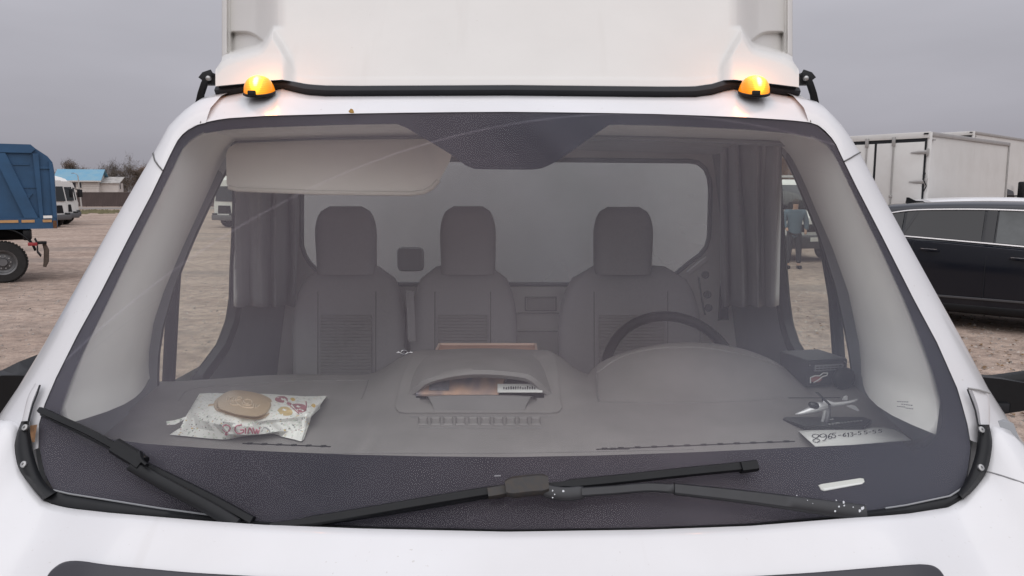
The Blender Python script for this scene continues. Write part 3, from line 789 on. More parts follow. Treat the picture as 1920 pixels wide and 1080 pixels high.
# ---- doors: inner panel with window opening, pane, divider bar, outer skin
WLo = [(279, 716), (279, 690), (281, 655), (289, 605), (309, 540), (343, 460), (373, 395), (403, 330), (414, 305), (424, 290), (430, 287), (434, 296), (437, 330), (438, 380), (436, 440), (433, 500), (431, 560), (425, 600), (408, 645), (382, 680), (358, 712), (356, 722)]
WRo = [(1616, 716), (1615, 690), (1610, 655), (1600, 605), (1583, 535), (1556, 455), (1530, 390), (1509, 338), (1492, 304), (1483, 292), (1473, 284), (1465, 280), (1462, 286), (1463, 330), (1466, 380), (1470, 440), (1474, 500), (1479, 560), (1485, 605), (1497, 642), (1515, 672), (1540, 712)]
for s, W in ((-1, WLo), (1, WRo)):
    ip = [DOOR(p.x, p.y, s, 0.03) for p in resample(v2(W), 88, closed=True)]
    cy = sum(p.y for p in ip) / len(ip); cz = sum(p.z for p in ip) / len(ip)
    y0, y1, z0, z1 = 1.62, 3.12, 0.55, 2.05
    op = []
    for p in ip:
        dy, dz = p.y - cy, p.z - cz
        k = min((y1 - cy) / dy if dy > 1e-6 else ((y0 - cy) / dy if dy < -1e-6 else 9e9), (z1 - cz) / dz if dz > 1e-6 else ((z0 - cz) / dz if dz < -1e-6 else 9e9))
        den = dy - .62 * dz
        if den < -1e-6: k = min(k, max(0.02, (1.58 + .62 * (cz - 1.43) - cy) / den))
        op.append((cy + dy * k, cz + dz * k))
    def at_(y, z, off): return Vector((door_x(z, s, off), y, z))
    n_ = len(ip)
    def grow(p, g):
        v = Vector((0, p.y - cy, p.z - cz)); v.normalize(); q = p + v * g
        return q
    r0 = [at_(grow(p, -.002).y, grow(p, -.002).z, 0.034) for p in ip]
    r1 = [at_(p.y, p.z, 0.004) for p in ip]
    r2 = [at_(grow(p, .012).y, grow(p, .012).z, -0.004) for p in ip]
    r3 = [at_(grow(p, .03).y, grow(p, .03).z, -0.006) for p in ip]
    r4 = [at_(lerp(p.y, q[0], .5), lerp(p.z, q[1], .5), -0.012) for p, q in zip(ip, op)]
    r5 = [at_(q[0], q[1], 0.0) for q in op]
    door = tb(MB().grid([r3, r4, r5], closed=True), "door", M_DOORIN, smooth=50)
    tb(MB().grid([r0, r1, r2, r3], closed=True), "window_seal", M_RUB, door, smooth=50)
    tb(MB().grid([[at_(grow(p, .001).y, grow(p, .001).z, 0.0305) for p in ip], [at_(grow(p, -.004).y, grow(p, -.004).z, 0.0305) for p in ip]], closed=True), "seal_lip", mat("pale_seal_lip", (0.45, 0.46, 0.44), 0.5), door, smooth=0)
    tb(MB().poly([at_(p.y, p.z, 0.0285) for p in ip]), "door_glass", M_DOORGL, door, smooth=0)
    bx = ((332, 440), (324, 560), (316, 720)) if s < 0 else ((1545, 440), (1565, 560), (1576, 720))
    a = [DOOR(x, y, s, 0.022) for x, y in bx]
    tb(MB().bar(a, 0.026, 0.03, (1, 0, 0)), "window_divider", M_RUB, door)
    sk = []
    for z in (0.5, 0.8, 1.05, 1.2, 1.29): sk.append([Vector((door_x(z, s, 0.058) + (s * (-.02) if z < .6 else 0), y, z)) for y in (1.45, 1.9, 2.5, 3.14)])
    tb(MB().grid(sk), "outer_skin", M_WHITE, door, smooth=60)
    tb(MB().grid([[at_(y, z, 0.058) for y in (2.38, 2.7, 3.14)] for z in (2.0, 2.08)]), "window_frame", M_WHITE, door)
    tb(MB().grid([[at_(y, z, 0.057) for y in (2.72, 3.14)] for z in (1.29, 2.0)]), "rear_corner", M_WHITE, door)

# dark side cheeks between dash, pillar and door
for s in (-1, 1):
    ys_ = [1.20, 1.26, 1.32, 1.40, 1.48, 1.56, 1.66, 1.78]
    tops = []
    for y in ys_:
        t = (y - GK * .93 ** 2 - GY0) / (GY1 - GY0); tops.append(Vector((XC + s * .925, y, max(1.0, min(1.42, GZ0 + t * (GZ1 - GZ0) - .045)))))
    tb(MB().grid([[Vector((p.x, p.y, .8)) for p in tops], tops, [p + Vector((s * .06, 0, -.01)) for p in tops]]), "dash_cheek", M_DOORIN)
# ---- light grey inner pillar trims
AL = [(430, 232), (385, 240), (358, 258), (338, 285), (320, 325), (280, 405), (240, 485), (198, 575), (155, 665), (118, 745), (106, 800)]
BL = [(446, 256), (438, 270), (427, 285), (404, 325), (373, 392), (343, 458), (309, 538), (289, 604), (281, 656), (280, 690), (282, 708)]
AR = [(1470, 236), (1515, 246), (1545, 262), (1562, 285), (1583, 325), (1620, 398), (1662, 480), (1702, 570), (1735, 650), (1764, 745), (1755, 815)]
BR = [(1440, 256), (1455, 266), (1478, 284), (1496, 310), (1515, 350), (1535, 400), (1561, 462), (1588, 540), (1609, 640), (1613, 675), (1614, 702)]
for A_, B2, s in ((AL, BL, -1), (AR, BR, 1)):
    aa, bb = resample(v2(A_), 40), resample(v2(B2), 40)
    g = []
    for a, b in zip(aa, bb):
        p = GL(a.x, a.y, -0.025); q = DOOR(b.x, b.y, s, -0.004)
        row = []
        for t in (0, .15, .3, .45, .58, .70, .80, .88, .94, 1.0):
            r = p.lerp(q, t); r.x -= s * 0.055 * math.sin(math.pi * min(1, t * 1.02)) ; r.y -= 0.03 * math.sin(math.pi * t)
            row.append(r)
        g.append(row)
    pt_ = tb(MB().grid(g), "pillar_trim", M_TRIMG, smooth=80)
    # small round clip cover
    if s < 0:
        k = [DOOR(265 + 12 * math.cos(a), 640 + 26 * math.sin(a), s, -0.052) for a in [i * math.pi / 10 for i in range(20)]]
    else:
        k = [DOOR(1628 + 9 * math.cos(a), 645 + 22 * math.sin(a), s, -0.052) for a in [i * math.pi / 10 for i in range(20)]]
    tb(MB().tube(k, 0.0014, 5, closed=True), "clip_cover", M_BULK, pt_)

# ---- headliner and header
hl = [[GL(x, 222, -0.03) for x in range(380, 1521, 95)]]
xs_ = [lerp(-.86, .86, i / 12) for i in range(13)]
hl.append([Vector((XC + x * .86, 1.80, 2.012 - .03 * x * x)) for x in xs_])
hl.append([Vector((XC + x * .95, 1.98, 2.005 - .03 * x * x)) for x in xs_])
hl.append([Vector((XC + x, 2.3, 2.035 - .03 * x * x)) for x in xs_])
hl.append([Vector((XC + x, 3.12, 2.03 - .03 * x * x)) for x in xs_])
tb(MB().grid(hl), "headliner", M_HEAD, smooth=60)
tb(MB().bar([Vector((XC + x * .95, 1.99, 1.998 - .03 * x * x)) for x in xs_], 0.03, 0.012, (0, 0, 1)), "header_edge", M_DOORIN)

# ---- sun visor
vp = [(424, 290), (428, 278), (440, 270), (600, 264), (800, 262), (838, 270), (847, 285), (843, 303), (822, 342), (810, 355), (795, 363), (770, 366), (600, 364), (445, 358), (430, 354), (425, 346)]
vis = MB(); va = [P(x, y, 1.94 - (y - 262) / 100 * 0.055) for x, y in vp]
vis.prism(va, (0, 0.022, 0.004))
tb(vis, "sun_visor", mat("visor_vinyl", (0.88, 0.84, 0.79), 0.7, var=0.05, vscale=6, bump=0.15, bscale=400), smooth=60)
es_ = [va[i] for i in (14, 13, 12, 11, 10, 9, 8)]
tb(MB().tube([p + Vector((0, -.003, .004)) for p in es_], 0.006, 8), "visor_piping", mat("visor_piping", (0.70, 0.66, 0.61), 0.7), bpy.data.objects["sun_visor"])

# ---- dash
def dash_z(x, Y):
    x -= XC
    z = 1.268 + 0.078 * ss((Y - 1.22 - 0.1 * x * x) / 0.83)
    hc = ss((x + 0.40) / 0.16) * ss((0.235 - x) / 0.13)
    z += 0.070 * hc * ss((Y - 1.74) / 0.32)
    bt = (x - 0.235) / 0.56
    if 0 < bt < 1: z += 0.092 * math.sin(math.pi * bt) ** 0.55 * ss((Y - 1.80) / 0.27)
    return z
def yfront(x): return 1.205 + 0.14 * (x - XC) ** 2
dm = MB(); rows = []
NXD, NYD = 150, 60
for j in range(NYD + 1):
    t = j / NYD; row = []
    for i in range(NXD + 1):
        x = XC + lerp(-0.95, 0.95, i / NXD); yf = yfront(x)
        Y = lerp(yf, 2.06 - .06 * ss((abs(x) - .6) / .35), t)
        row.append(Vector((x, Y, dash_z(x, Y))))
    rows.append(row)
rows.append([p + Vector((0, 0.012, -0.012)) for p in rows[-1]])
rows.append([p + Vector((0, 0.02, -0.06)) for p in rows[-1]])
rows.append([Vector((p.x, p.y + .03, 0.7)) for p in rows[-1]])
dm.grid(rows)
bmesh.ops.recalc_face_normals(dm.bm, faces=dm.bm.faces)
dm.bm.normal_update()
dash_bvh = BVHTree.FromBMesh(dm.bm)
dash = tb(dm, "dashboard", M_DASH, smooth=60)
def DR(px, py, off=0.0):
    h = dash_bvh.ray_cast(CAM, ray(px, py))
    if h[0] is None:
        p = PZ(px, py, 1.34); return p
    nn = h[1] if h[1].z > 0 else -h[1]
    return h[0] + nn * off
def groove(pts, w, name, m=None, n=40, off=0.0004, smooth_=True):
    q = catmull([(a, b, 0) for a, b in pts], n) if smooth_ else resample(v2(pts), n)
    return tb(MB().tube([DR(p.x, p.y, off) for p in q], w, 6), name, m or M_DASH2, dash)
# passenger-side recess, binnacle crease, front seams
groove([(690, 713), (686, 728), (678, 748)], 0.0016, "dash_seam")
groove([(690, 713), (560, 714), (440, 722), (368, 727), (346, 735), (334, 752)], 0.0016, "dash_seam", smooth_=False)
groove([(1118, 688), (1119, 715), (1120, 740), (1124, 754)], 0.0028, "dash_seam")
groove([(1124, 754), (1250, 756), (1400, 752), (1470, 745)], 0.0012, "dash_seam")
groove([(1118, 700), (1160, 672), (1215, 656), (1280, 651), (1340, 655), (1420, 672), (1470, 690)], 0.003, "binnacle_lip", M_DASH)
groove([(620, 850), (950, 850), (1300, 843)], 0.0013, "dash_seam")
# front defroster slot with its bars
for a, b, nn in (((1118, 843), (1490, 828), 12), ((455, 832), (620, 838), 6), ((1118, 843), (1180, 842), 1)):
    sl = groove([a, b], 0.0016, "defroster_slot", M_BLACK, 20, smooth_=False)
    for i in range(nn):
        t = (i + .5) / nn; x, y = lerp(a[0], b[0], t), lerp(a[1], b[1], t)
        tb(MB().bar([DR(x - 5, y, .001), DR(x + 5, y - .3, .001)], 0.006, 0.004, (0, 0, 1)), "slot_bar", M_BLACK, dash)

# ---- centre compartment
def dpoly(pts, off): return [DR(x, y, off) for x, y in pts]
bp = [(744, 752), (741, 766), (747, 775), (760, 777), (1035, 777), (1048, 775), (1054, 766), (1050, 752), (1046, 700), (1040, 668), (775, 668), (757, 700)]
bs = resample(v2(bp), 120, closed=True)
cb2 = MB(); cy2 = Vector((897, 722, 0))
cb2.grid([[DR(p.x, p.y, 0.0) for p in bs], [DR(p.x, p.y, 0.005) for p in bs], [DR(*p.lerp(cy2, .02).xy, 0.006) for p in bs], [DR(*p.lerp(cy2, .3).xy, 0.006) for p in bs]], closed=True)
comp = tb(cb2, "centre_compartment", M_DASH, smooth=50)
# lower tray lip: trapezoid bowl in front of the opening
lipo = [(800, 748), (1000, 748), (995, 757), (988, 765), (980, 775), (812, 775), (806, 765), (801, 757)]
tl = MB()
t0 = [DR(x, y, 0.010) for x, y in ((800, 749), (840, 746.5), (900, 745.5), (960, 747), (1000, 749.5))]
t1 = [DR(x, y, 0.020) for x, y in ((804, 757), (845, 755), (900, 754.5), (955, 755), (995, 757))]
t2 = [DR(x, y, 0.012) for x, y in ((812, 768), (850, 768), (900, 768), (950, 768), (986, 768))]
t3 = [DR(x, y, 0.004) for x, y in ((814, 776), (850, 776), (900, 776), (950, 776), (982, 776))]
tb(tl.grid([[p - Vector((0, -.01, .02)) for p in t0], t0, t1]), "tray_lip", M_DASH, comp, smooth=50)
tb(MB().grid([t1, t2, t3]), "tray_front", M_DASH2, comp, smooth=50)
# raised lid
lipA = [(762, 742), (772, 731), (785, 719), (800, 711), (830, 703), (870, 696), (905, 694), (945, 696), (985, 701), (1003, 709), (1018, 722), (1030, 735), (1040, 742)]
lipB = [(764, 748), (782, 738), (793, 728), (808, 720), (835, 713), (870, 708), (905, 707), (945, 709), (980, 713), (997, 720), (1010, 731), (1022, 741), (1036, 748)]
lipC = [(776, 666), (783, 662), (795, 659), (805, 657.5), (830, 655.5), (870, 653.5), (905, 653), (945, 653.5), (980, 655), (995, 657), (1010, 661), (1018, 664), (1026, 668)]
def lidY(t): return 1.80 + 0.035 * (1 - math.sin(math.pi * t))
nl = 40
la, lb2, lc = catmull([(a, b, 0) for a, b in lipA], nl), catmull([(a, b, 0) for a, b in lipB], nl), catmull([(a, b, 0) for a, b in lipC], nl)
lid = []
lid.append([P(p.x, p.y + 1, lidY(i / (nl - 1)) + .03) for i, p in enumerate(lb2)])
lid.append([P(p.x, p.y, lidY(i / (nl - 1)) + .004) for i, p in enumerate(lb2)])
lid.append([P(p.x, lerp(p.y, q.y, .4), lidY(i / (nl - 1)) - .006) for i, (p, q) in enumerate(zip(lb2, la))])
lid.append([P(p.x, p.y, lidY(i / (nl - 1))) for i, p in enumerate(la)])
for k in range(1, 9):
    t = k / 8
    lid.append([P(lerp(p.x, q.x, t), lerp(p.y, q.y, t), lerp(lidY(i / (nl - 1)), 2.05, t)) + Vector((0, 0, .006 * math.sin(math.pi * t))) for i, (p, q) in enumerate(zip(la, lc))])
lid.append([p + Vector((0, .03, -.04)) for p in lid[-1]])
tb(MB().grid(lid), "compartment_lid", M_DASH, comp, smooth=50)
# dark floor of the compartment
tb(MB().grid([[DR(x, y, .0065) for x in range(780, 1025, 20)] for y in (750, 740, 730, 720, 712, 704)]), "compartment_floor", M_BLACK, comp)
# vent row
for i in range(10):
    x = 793 + i * 23.5
    if 4 <= i < 5: x += 0
    q = [(x - 9, 783), (x + 9, 783), (x + 9.5, 798), (x - 9.5, 798)]
    a = [DR(u, v, 0.0006) for u, v in q]
    c = sum(a, Vector()) / 4
    tb(MB().grid([[p.lerp(c, 0.0) for p in a], [p.lerp(c, 0.14) + Vector((0, 0, .003)) for p in a], [p.lerp(c, 0.32) + Vector((0, 0, -.003)) for p in a]], closed=True).poly([p.lerp(c, 0.32) + Vector((0, 0, -.003)) for p in a]), "vent_cell", M_DASH, comp, smooth=0)
groove([(768, 782), (900, 781), (1032, 782)], 0.0014, "vent_edge"); groove([(785, 802), (900, 803), (1015, 802)], 0.0014, "vent_edge")

# ---- steering wheel
sc_ = Vector((0.50, 2.30, 1.285)); tilt = RX(-35)
swm = MB(); rad = 0.205
ring = [sc_ + tilt @ Vector((rad * math.cos(a), 0, rad * math.sin(a))) for a in [2 * math.pi * i / 64 for i in range(64)]]
swm.tube(ring, 0.0165, 12, closed=True)
sw = tb(swm, "steering_wheel", M_BLACK, smooth=80)
sp = MB().ball(sc_ + tilt @ Vector((0, 0.03, 0)), (0.075, 0.035, 0.07), tilt)
for a in (0, 180, 250, 290):
    d_ = Vector((math.cos(math.radians(a)), 0, math.sin(math.radians(a))))
    sp.bar([sc_ + tilt @ (d_ * 0.05 + Vector((0, .03, 0))), sc_ + tilt @ (d_ * rad)], 0.035, 0.014, tilt @ Vector((0, -1, 0)))
tb(sp, "hub", M_DASH2, sw)
# stalk and column
tb(MB().tube([sc_ + Vector((0, .02, -.02)), Vector((0.5, 2.0, 1.2))], 0.05, 12), "steering_column", M_DASH2, sw)

# ---- seats
def seat(px0, px1, hx0, hx1, hy0, hy1, by0, name):
    Y = 2.76
    bx0, bx1 = P(px0, 600, Y).x, P(px1, 600, Y).x
    zt, zh0, zh1 = P(900, by0, Y).z, P(900, hy1, Y).z, P(900, hy0, Y).z
    cx = (bx0 + bx1) / 2; w = bx1 - bx0
    b = MB(); rows = []
    prof = [(0.0, 0.0), (0.25, 0.02), (0.55, 0.02), (0.8, 0.0), (0.92, -0.012), (0.98, -0.03), (1.0, -0.07)]
    zb = 0.86
    for v in [i / 16 for i in range(17)]:
        z = lerp(zb, zt, v)
        hw = w / 2 * (1 - 0.05 * (1 - v)) * (1 if v < .66 else (1 - 0.50 * (1 - math.sqrt(max(0, 1 - ((v - .66) / .34) ** 2)))))
        th = 0.07 * (1 if v < .9 else 1 - .6 * ss((v - .9) / .1))
        ring_ = []
        for k in range(28):
            a = 2 * math.pi * k / 28
            ca, sa = math.cos(a), math.sin(a)
            ex = abs(ca) ** 0.45 * (1 if ca > 0 else -1); ey = abs(sa) ** 0.6 * (1 if sa > 0 else -1)
            ring_.append(Vector((cx + hw * ex, Y + .02 + (v - .9) * .10 + th * ey - .02 * (abs(ex) ** 3), z)))
        rows.append(ring_)
    b.grid(rows, closed=True); b.poly(rows[-1])
    s_ = tb(b, name, M_SEAT, smooth=60)
    hcx = (P(hx0, 450, Y).x + P(hx1, 450, Y).x) / 2; hw = (P(hx1, 450, Y).x - P(hx0, 450, Y).x) / 2
    h = MB(); rows = []
    for v in [i / 14 for i in range(15)]:
        z = lerp(zh0 - .02, zh1, v)
        ww = hw * (1 if v < .55 else (1 - .48 * (1 - math.sqrt(max(0, 1 - ((v - .55) / .45) ** 2))))) * (1 - .05 * (1 - v))
        th = 0.06 * (1 if v < .86 else 1 - .6 * ss((v - .86) / .14))
        rows.append([Vector((hcx + ww * abs(math.cos(a)) ** .5 * (1 if math.cos(a) > 0 else -1), Y + th * abs(math.sin(a)) ** .6 * (1 if math.sin(a) > 0 else -1) + .01, z)) for a in [2 * math.pi * k / 24 for k in range(24)]])
    h.grid(rows, closed=True); h.poly(rows[-1])
    tb(h, "headrest", M_SEAT, s_, smooth=60)
    for sg in (-1, 1): tb(MB().tube([(hcx + sg * .05, Y + .01, zh0 - .06), (hcx + sg * .05, Y + .01, zh0 + .03)], .007, 8), "headrest_post", M_STEEL, s_)
    # seams: two down the back, one across the headrest
    for sg in (-1, 1):
        tb(MB().tube([Vector((cx + sg * w * .25, Y + .02 + (v - .9) * .10 - .0715, lerp(zb, zt, v))) for v in (.2, .35, .5, .65, .8, .88)], .0022, 5), "seam", mat("seam_thread", (0.20, 0.19, 0.2), 0.9), s_)
    # ribbed centre insert
    ib = MB()
    for i in range(26):
        z = 1.12 + i * 0.0115
        ib.bar([Vector((cx - w * .22, Y - .064 + (z - 1.5) * .13, z)), Vector((cx + w * .22, Y - .064 + (z - 1.5) * .13, z))], 0.012, 0.007, (0, -1, 0))
    io = tb(ib, "ribbed_insert", mat("seat_rib", (0.30, 0.285, 0.295), 0.9), s_); io['kind'] = "stuff"
    tb(MB().box((cx, Y - .28, .88), (w * .92, .5, .14), bev=.05, seg=3), "seat_cushion", M_SEAT, s_)
    return s_
seat(552, 764, 591, 706, 387, 503, 500, "passenger_seat")
seat(768, 972, 824, 931, 387, 503, 500, "passenger_seat")
seat(1043, 1312, 1112, 1225, 388, 503, 500, "driver_seat")
tb(MB().bar([P(768, 545, 2.65), P(770, 580, 2.64), P(772, 640, 2.62)], 0.028, 0.004, (0, -1, 0)), "seat_belt", M_SEAT)

# ---- bulkhead with its large rounded window
BW = [(566, 366), (566, 460), (574, 486), (592, 505), (625, 533), (965, 533), (1262, 533), (1268, 512), (1298, 488), (1318, 474), (1329, 455), (1331, 400), (1332, 345), (1327, 322), (1314, 306), (1298, 302), (950, 299), (600, 300), (580, 308), (567, 330)]
bwp = [P(p.x, p.y, 3.10) for p in resample(v2(BW), 100, closed=True)]
bc = Vector((XC, 3.10, 1.73))
def bout(p, ex, ez0, ez1):
    dx, dz = p.x - bc.x, p.z - bc.z
    k = min(ex / abs(dx) if abs(dx) > 1e-6 else 9e9, (ez1 - bc.z) / dz if dz > 1e-6 else ((ez0 - bc.z) / dz if dz < -1e-6 else 9e9))
    return Vector((bc.x + dx * k, 3.10, bc.z + dz * k))
bo = [bout(p, .985, .6, 2.08) for p in bwp]
bulk = tb(MB().grid([[p.lerp(bc, .0) + Vector((0, .02, 0)) for p in bwp], [p for p in bwp], bo], closed=True), "bulkhead", M_BULK, smooth=40)
tb(MB().tube(bwp, 0.010, 8, closed=True), "window_gasket", M_DOORIN, bulk)
tb(MB().poly([p + Vector((0, .012, 0)) for p in bwp]), "rear_window", glass_mat("rear_cab_glass", (0.45, 0.47, 0.485), r0=0.01, rmax=.4, dust_sheen=0.22, dust_sheen_col=(0.8, 0.79, 0.82)), bulk, smooth=0)  # pale diffuse film painted in to brighten the dark pane
# pressed details in the lower bulkhead
dt = MB()
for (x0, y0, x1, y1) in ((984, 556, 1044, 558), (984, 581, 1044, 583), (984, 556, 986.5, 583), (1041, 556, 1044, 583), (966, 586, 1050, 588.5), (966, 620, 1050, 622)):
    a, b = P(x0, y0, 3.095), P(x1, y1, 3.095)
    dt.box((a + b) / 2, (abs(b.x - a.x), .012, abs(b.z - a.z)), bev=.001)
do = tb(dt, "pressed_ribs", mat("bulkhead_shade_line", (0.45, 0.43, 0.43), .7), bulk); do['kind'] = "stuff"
tb(MB().box(P(1014, 569, 3.098), (.115, .008, .045), bev=.002), "vent_plate", mat("vent_plate_grey", (0.6, 0.58, 0.57), .7), bulk)
for (x, y) in ((1322, 515), (1326, 552), (1328, 577)):
    tb(MB().lathe([(.016, 0), (.016, .006), (.011, .006), (.011, .0), (0, 0)], Matrix.Translation(P(x, y, 3.09)) @ Matrix.Rotation(math.radians(90), 4, 'X'), 16), "round_hole", M_DOORIN, bulk)
tb(MB().bar([P(1290, 512, 3.08), P(1326, 484, 3.08)], .02, .02, (0, -1, 0)), "stiffener", M_BULK, bulk)
tb(MB().bar([P(1310, 520, 3.085), P(1316, 560, 3.085), P(1322, 590, 3.085)], .006, .012, (0, -1, 0)), "stiffener", M_DOORIN, bulk)
tb(MB().box(P(770, 486, 3.05), (.11, .04, .10), bev=.02), "anchor_cover", M_CURT, bulk)
# belts hanging by the right door pillar
tb(MB().bar([P(1366, 425, 2.95), P(1362, 500, 2.95), P(1356, 600, 2.95)], .05, .004, (0.4, -1, 0)), "seat_belt", M_RUB)
# cab floor and rear shell
tb(MB().box((XC, 2.2, .6), (1.9, 2.0, .04)), "cab_floor", M_BLACK)

# ---- load box behind the cab, chassis, wheels
lbx = MB().box((XC, 5.55, 2.1), (2.14, 3.4, 2.3), bev=.03)
tb(lbx, "load_box", M_WHITE2)
tb(MB().box((XC, 4.0, .75), (.9, 5.4, .22), bev=.02), "chassis", M_BLACK)
def wheel(mbs, c, r, w, side, parent, org=None, name="wheel", rimr=.62):
    """wheel about the X axis (side = outward direction)"""
    M = Matrix.Translation(c) @ Matrix.Rotation(math.radians(90 * side), 4, 'Y')
    ty = MB().lathe([(r * rimr, -w / 2), (r * .93, -w / 2), (r * .985, -w * .38), (r, -w * .25), (r, w * .25), (r * .985, w * .38), (r * .93, w / 2), (r * rimr, w / 2), (r * rimr, -w / 2)], M, 40)
    t = ty.build("wheel", M_TYRE, parent, org=org, smooth=40)
    rm = MB().lathe([(0, w * .30), (r * .17, w * .30), (r * .20, w * .16), (r * .38, w * .12), (r * .46, w * .26), (r * (rimr - .04), w * .34), (r * rimr, w * .46), (r * (rimr + .015), w * .46)], M, 40)
    rm.build("rim", M_RIM, t, org=org, smooth=40)
    nb = MB()
    for k in range(8):
        a = 2 * math.pi * k / 8
        nb.lathe([(r * .035, w * .12), (r * .035, w * .27), (0, w * .27)], M @ Matrix.Translation((r * .29 * math.cos(a), r * .29 * math.sin(a), 0)), 8)
    o = nb.build("wheel_nuts", M_STEEL, t, org=org); o['kind'] = "stuff"
    return t
for s in (-1, 1):
    wheel(None, Vector((XC + s * .86, 1.25, .36)), .36, .2, s, truck, TR)
    wheel(None, Vector((XC + s * .80, 5.2, .36)), .36, .34, s, truck, TR)
# ================================================================== curtains in the cab
def curtain(px0, px1, y0, y1, s, folds, lbl, phase=0.0, flip=1):
    root_p = DOOR((px0 + px1) / 2, y1, s, -0.05)
    g = []
    nx = 90
    for j in range(14):
        v = j / 13; row = []
        for i in range(nx + 1):
            u = i / nx
            w = folds * 2 * math.pi * (u + .06 * noise.noise(Vector((u * 3.1, v * .8, phase)))) + phase + 1.3 * noise.noise(Vector((u * 4, v * 1.2, phase + 3)))
            px = lerp(px0, px1, u) + (v - .5) * 6 * math.sin(5 * u)
            p = DOOR(px, lerp(y0, y1, v) + 2 * math.sin(w) * v, s, -0.045 - 0.020 * (1 + math.sin(w)) * (.55 + .6 * noise.noise(Vector((u * 5, 2, phase))) ** 2 + .3 * v) - 0.004 * math.sin(2.3 * w + 1))
            row.append(p)
        g.append(row)
    o = MB().grid(g).build("curtain", M_CURT, None, org=root_p, smooth=80, thick=0.003)
    o.location = root_p
    return tag(o, lbl, "curtain", "curtains in the cab")
curtain(440, 556, 345, 574, -1, 3.3, "dark grey curtain hanging in folds behind the window left of the seats")
curtain(1352, 1462, 262, 574, 1, 3.4, "dark grey curtain hanging in folds behind the window right of the driver seat", 1.3)

# ================================================================== things on the dash
# ---- packet of wet wipes
wp_o = DR(470, 800)
wp = thing("wet_wipes_packet", "crumpled white floral wet wipes packet with brown plastic lid lying on dashboard", "wipes packet", wp_o)
def wipes_mat():
    m = mat("floral_film", (0.85, 0.85, 0.81), 0.35, spec=0.4)
    nt = m.node_tree; b = nt.nodes['Principled BSDF']; N = nt.nodes.new; L = nt.links.new
    tc = N('ShaderNodeTexCoord')
    def layer(scale, thr, col, prev, seed, rmin=0.3):
        mp = N('ShaderNodeMapping'); mp.inputs['Location'].default_value = (seed, seed * .7, 0); mp.inputs['Scale'].default_value = (1, 1.6, 1.6); mp.inputs['Rotation'].default_value = (0, 0, seed)
        L(tc.outputs['Object'], mp.inputs[0])
        vo = N('ShaderNodeTexVoronoi'); vo.inputs['Scale'].default_value = scale; vo.inputs['Randomness'].default_value = 1.0
        L(mp.outputs[0], vo.inputs['Vector'])
        no = N('ShaderNodeTexNoise'); no.inputs['Scale'].default_value = scale * 2.4; L(mp.outputs[0], no.inputs['Vector'])
        ad = N('ShaderNodeMath'); ad.operation = 'MULTIPLY_ADD'; ad.inputs[1].default_value = 0.55; L(no.outputs['Fac'], ad.inputs[0]); L(vo.outputs['Distance'], ad.inputs[2])
        r = N('ShaderNodeMapRange'); r.inputs[1].default_value = thr; r.inputs[2].default_value = thr + .06; r.inputs[3].default_value = 1; r.inputs[4].default_value = 0
        L(ad.outputs[0], r.inputs[0])
        mx = N('ShaderNodeMix'); mx.data_type = 'RGBA'
        L(r.outputs[0], mx.inputs['Factor']); 
        if prev is None: mx.inputs['A'].default_value = (0.90, 0.90, 0.86, 1)
        else: L(prev, mx.inputs['A'])
        mx.inputs['B'].default_value = (*col, 1)
        return mx.outputs['Result']
    c = layer(55, 0.45, (0.70, 0.76, 0.66), None, 1.1)
    c = layer(70, 0.42, (0.40, 0.42, 0.40), c, 2.3)
    c = layer(95, 0.41, (0.62, 0.46, 0.46), c, 3.7)
    c = layer(60, 0.37, (0.26, 0.28, 0.26), c, 5.2)
    c = layer(48, 0.35, (0.70, 0.50, 0.22), c, 8.1)
    L(c, b.inputs['Base Color'])
    return m
M_FILM = wipes_mat()
def wz(px, py): return DR(px, py).z
bag = MB()
NXB = 48
rear = [(374, 738), (400, 737), (440, 738), (480, 738), (510, 739), (540, 741), (575, 743), (613, 742)]
ridge = [(348, 781), (362, 783), (385, 790), (410, 796), (440, 800), (470, 799), (500, 794), (530, 791), (555, 788), (575, 784), (584, 781)]
fcrease = [(338, 802), (365, 803), (400, 808), (425, 813), (450, 815), (490, 814), (520, 809), (545, 808), (560, 806), (574, 800), (580, 794)]
foot = [(318, 815), (350, 818), (390, 822), (424, 824), (442, 821), (470, 817), (512, 814), (530, 819), (552, 824), (566, 827), (572, 818)]
cr = [catmull([(a, b, 0) for a, b in c], NXB) for c in (rear, ridge, fcrease, foot)]
rows = []
def bz(i, base): return base + 0.0035 * noise.noise(Vector((i * .31, base * 60, 1.7)))
WRZ, WBZ = wz(480, 752), wz(450, 812)
rear_row = [PZ(p.x, p.y, WRZ + 0.014) for p in cr[0]]
rows.append([p + Vector((0, .012, -.014)) for p in rear_row])
rows.append(rear_row)
for k in range(1, 9):
    t = k / 9; row = []
    for i in range(NXB):
        a, b = cr[0][i], cr[1][i]; u = i / (NXB - 1)
        q = a.lerp(b, t)
        hgt = lerp(0.014, 0.036, t) + 0.016 * math.sin(math.pi * t) * math.sin(math.pi * u) ** .6
        hgt += 0.004 * noise.noise(Vector((u * 9, t * 4, 0.3))) + 0.0025 * noise.noise(Vector((u * 22, t * 9, 4.3)))
        row.append(PZ(q.x, q.y, lerp(WRZ, WBZ, t) + hgt))
    rows.append(row)
rows.append([PZ(p.x, p.y, WBZ + 0.034 + 0.003 * noise.noise(Vector((i * .4, 2, 7)))) for i, p in enumerate(cr[1])])
rows.append([PZ(p.x, p.y, WBZ + 0.014 + 0.004 * noise.noise(Vector((i * .35, 5, 7)))) for i, p in enumerate(cr[2])])
rows.append([PZ(p.x, p.y, DR(p.x, p.y).z + 0.003) for i, p in enumerate(cr[3])])
bag.grid(rows)
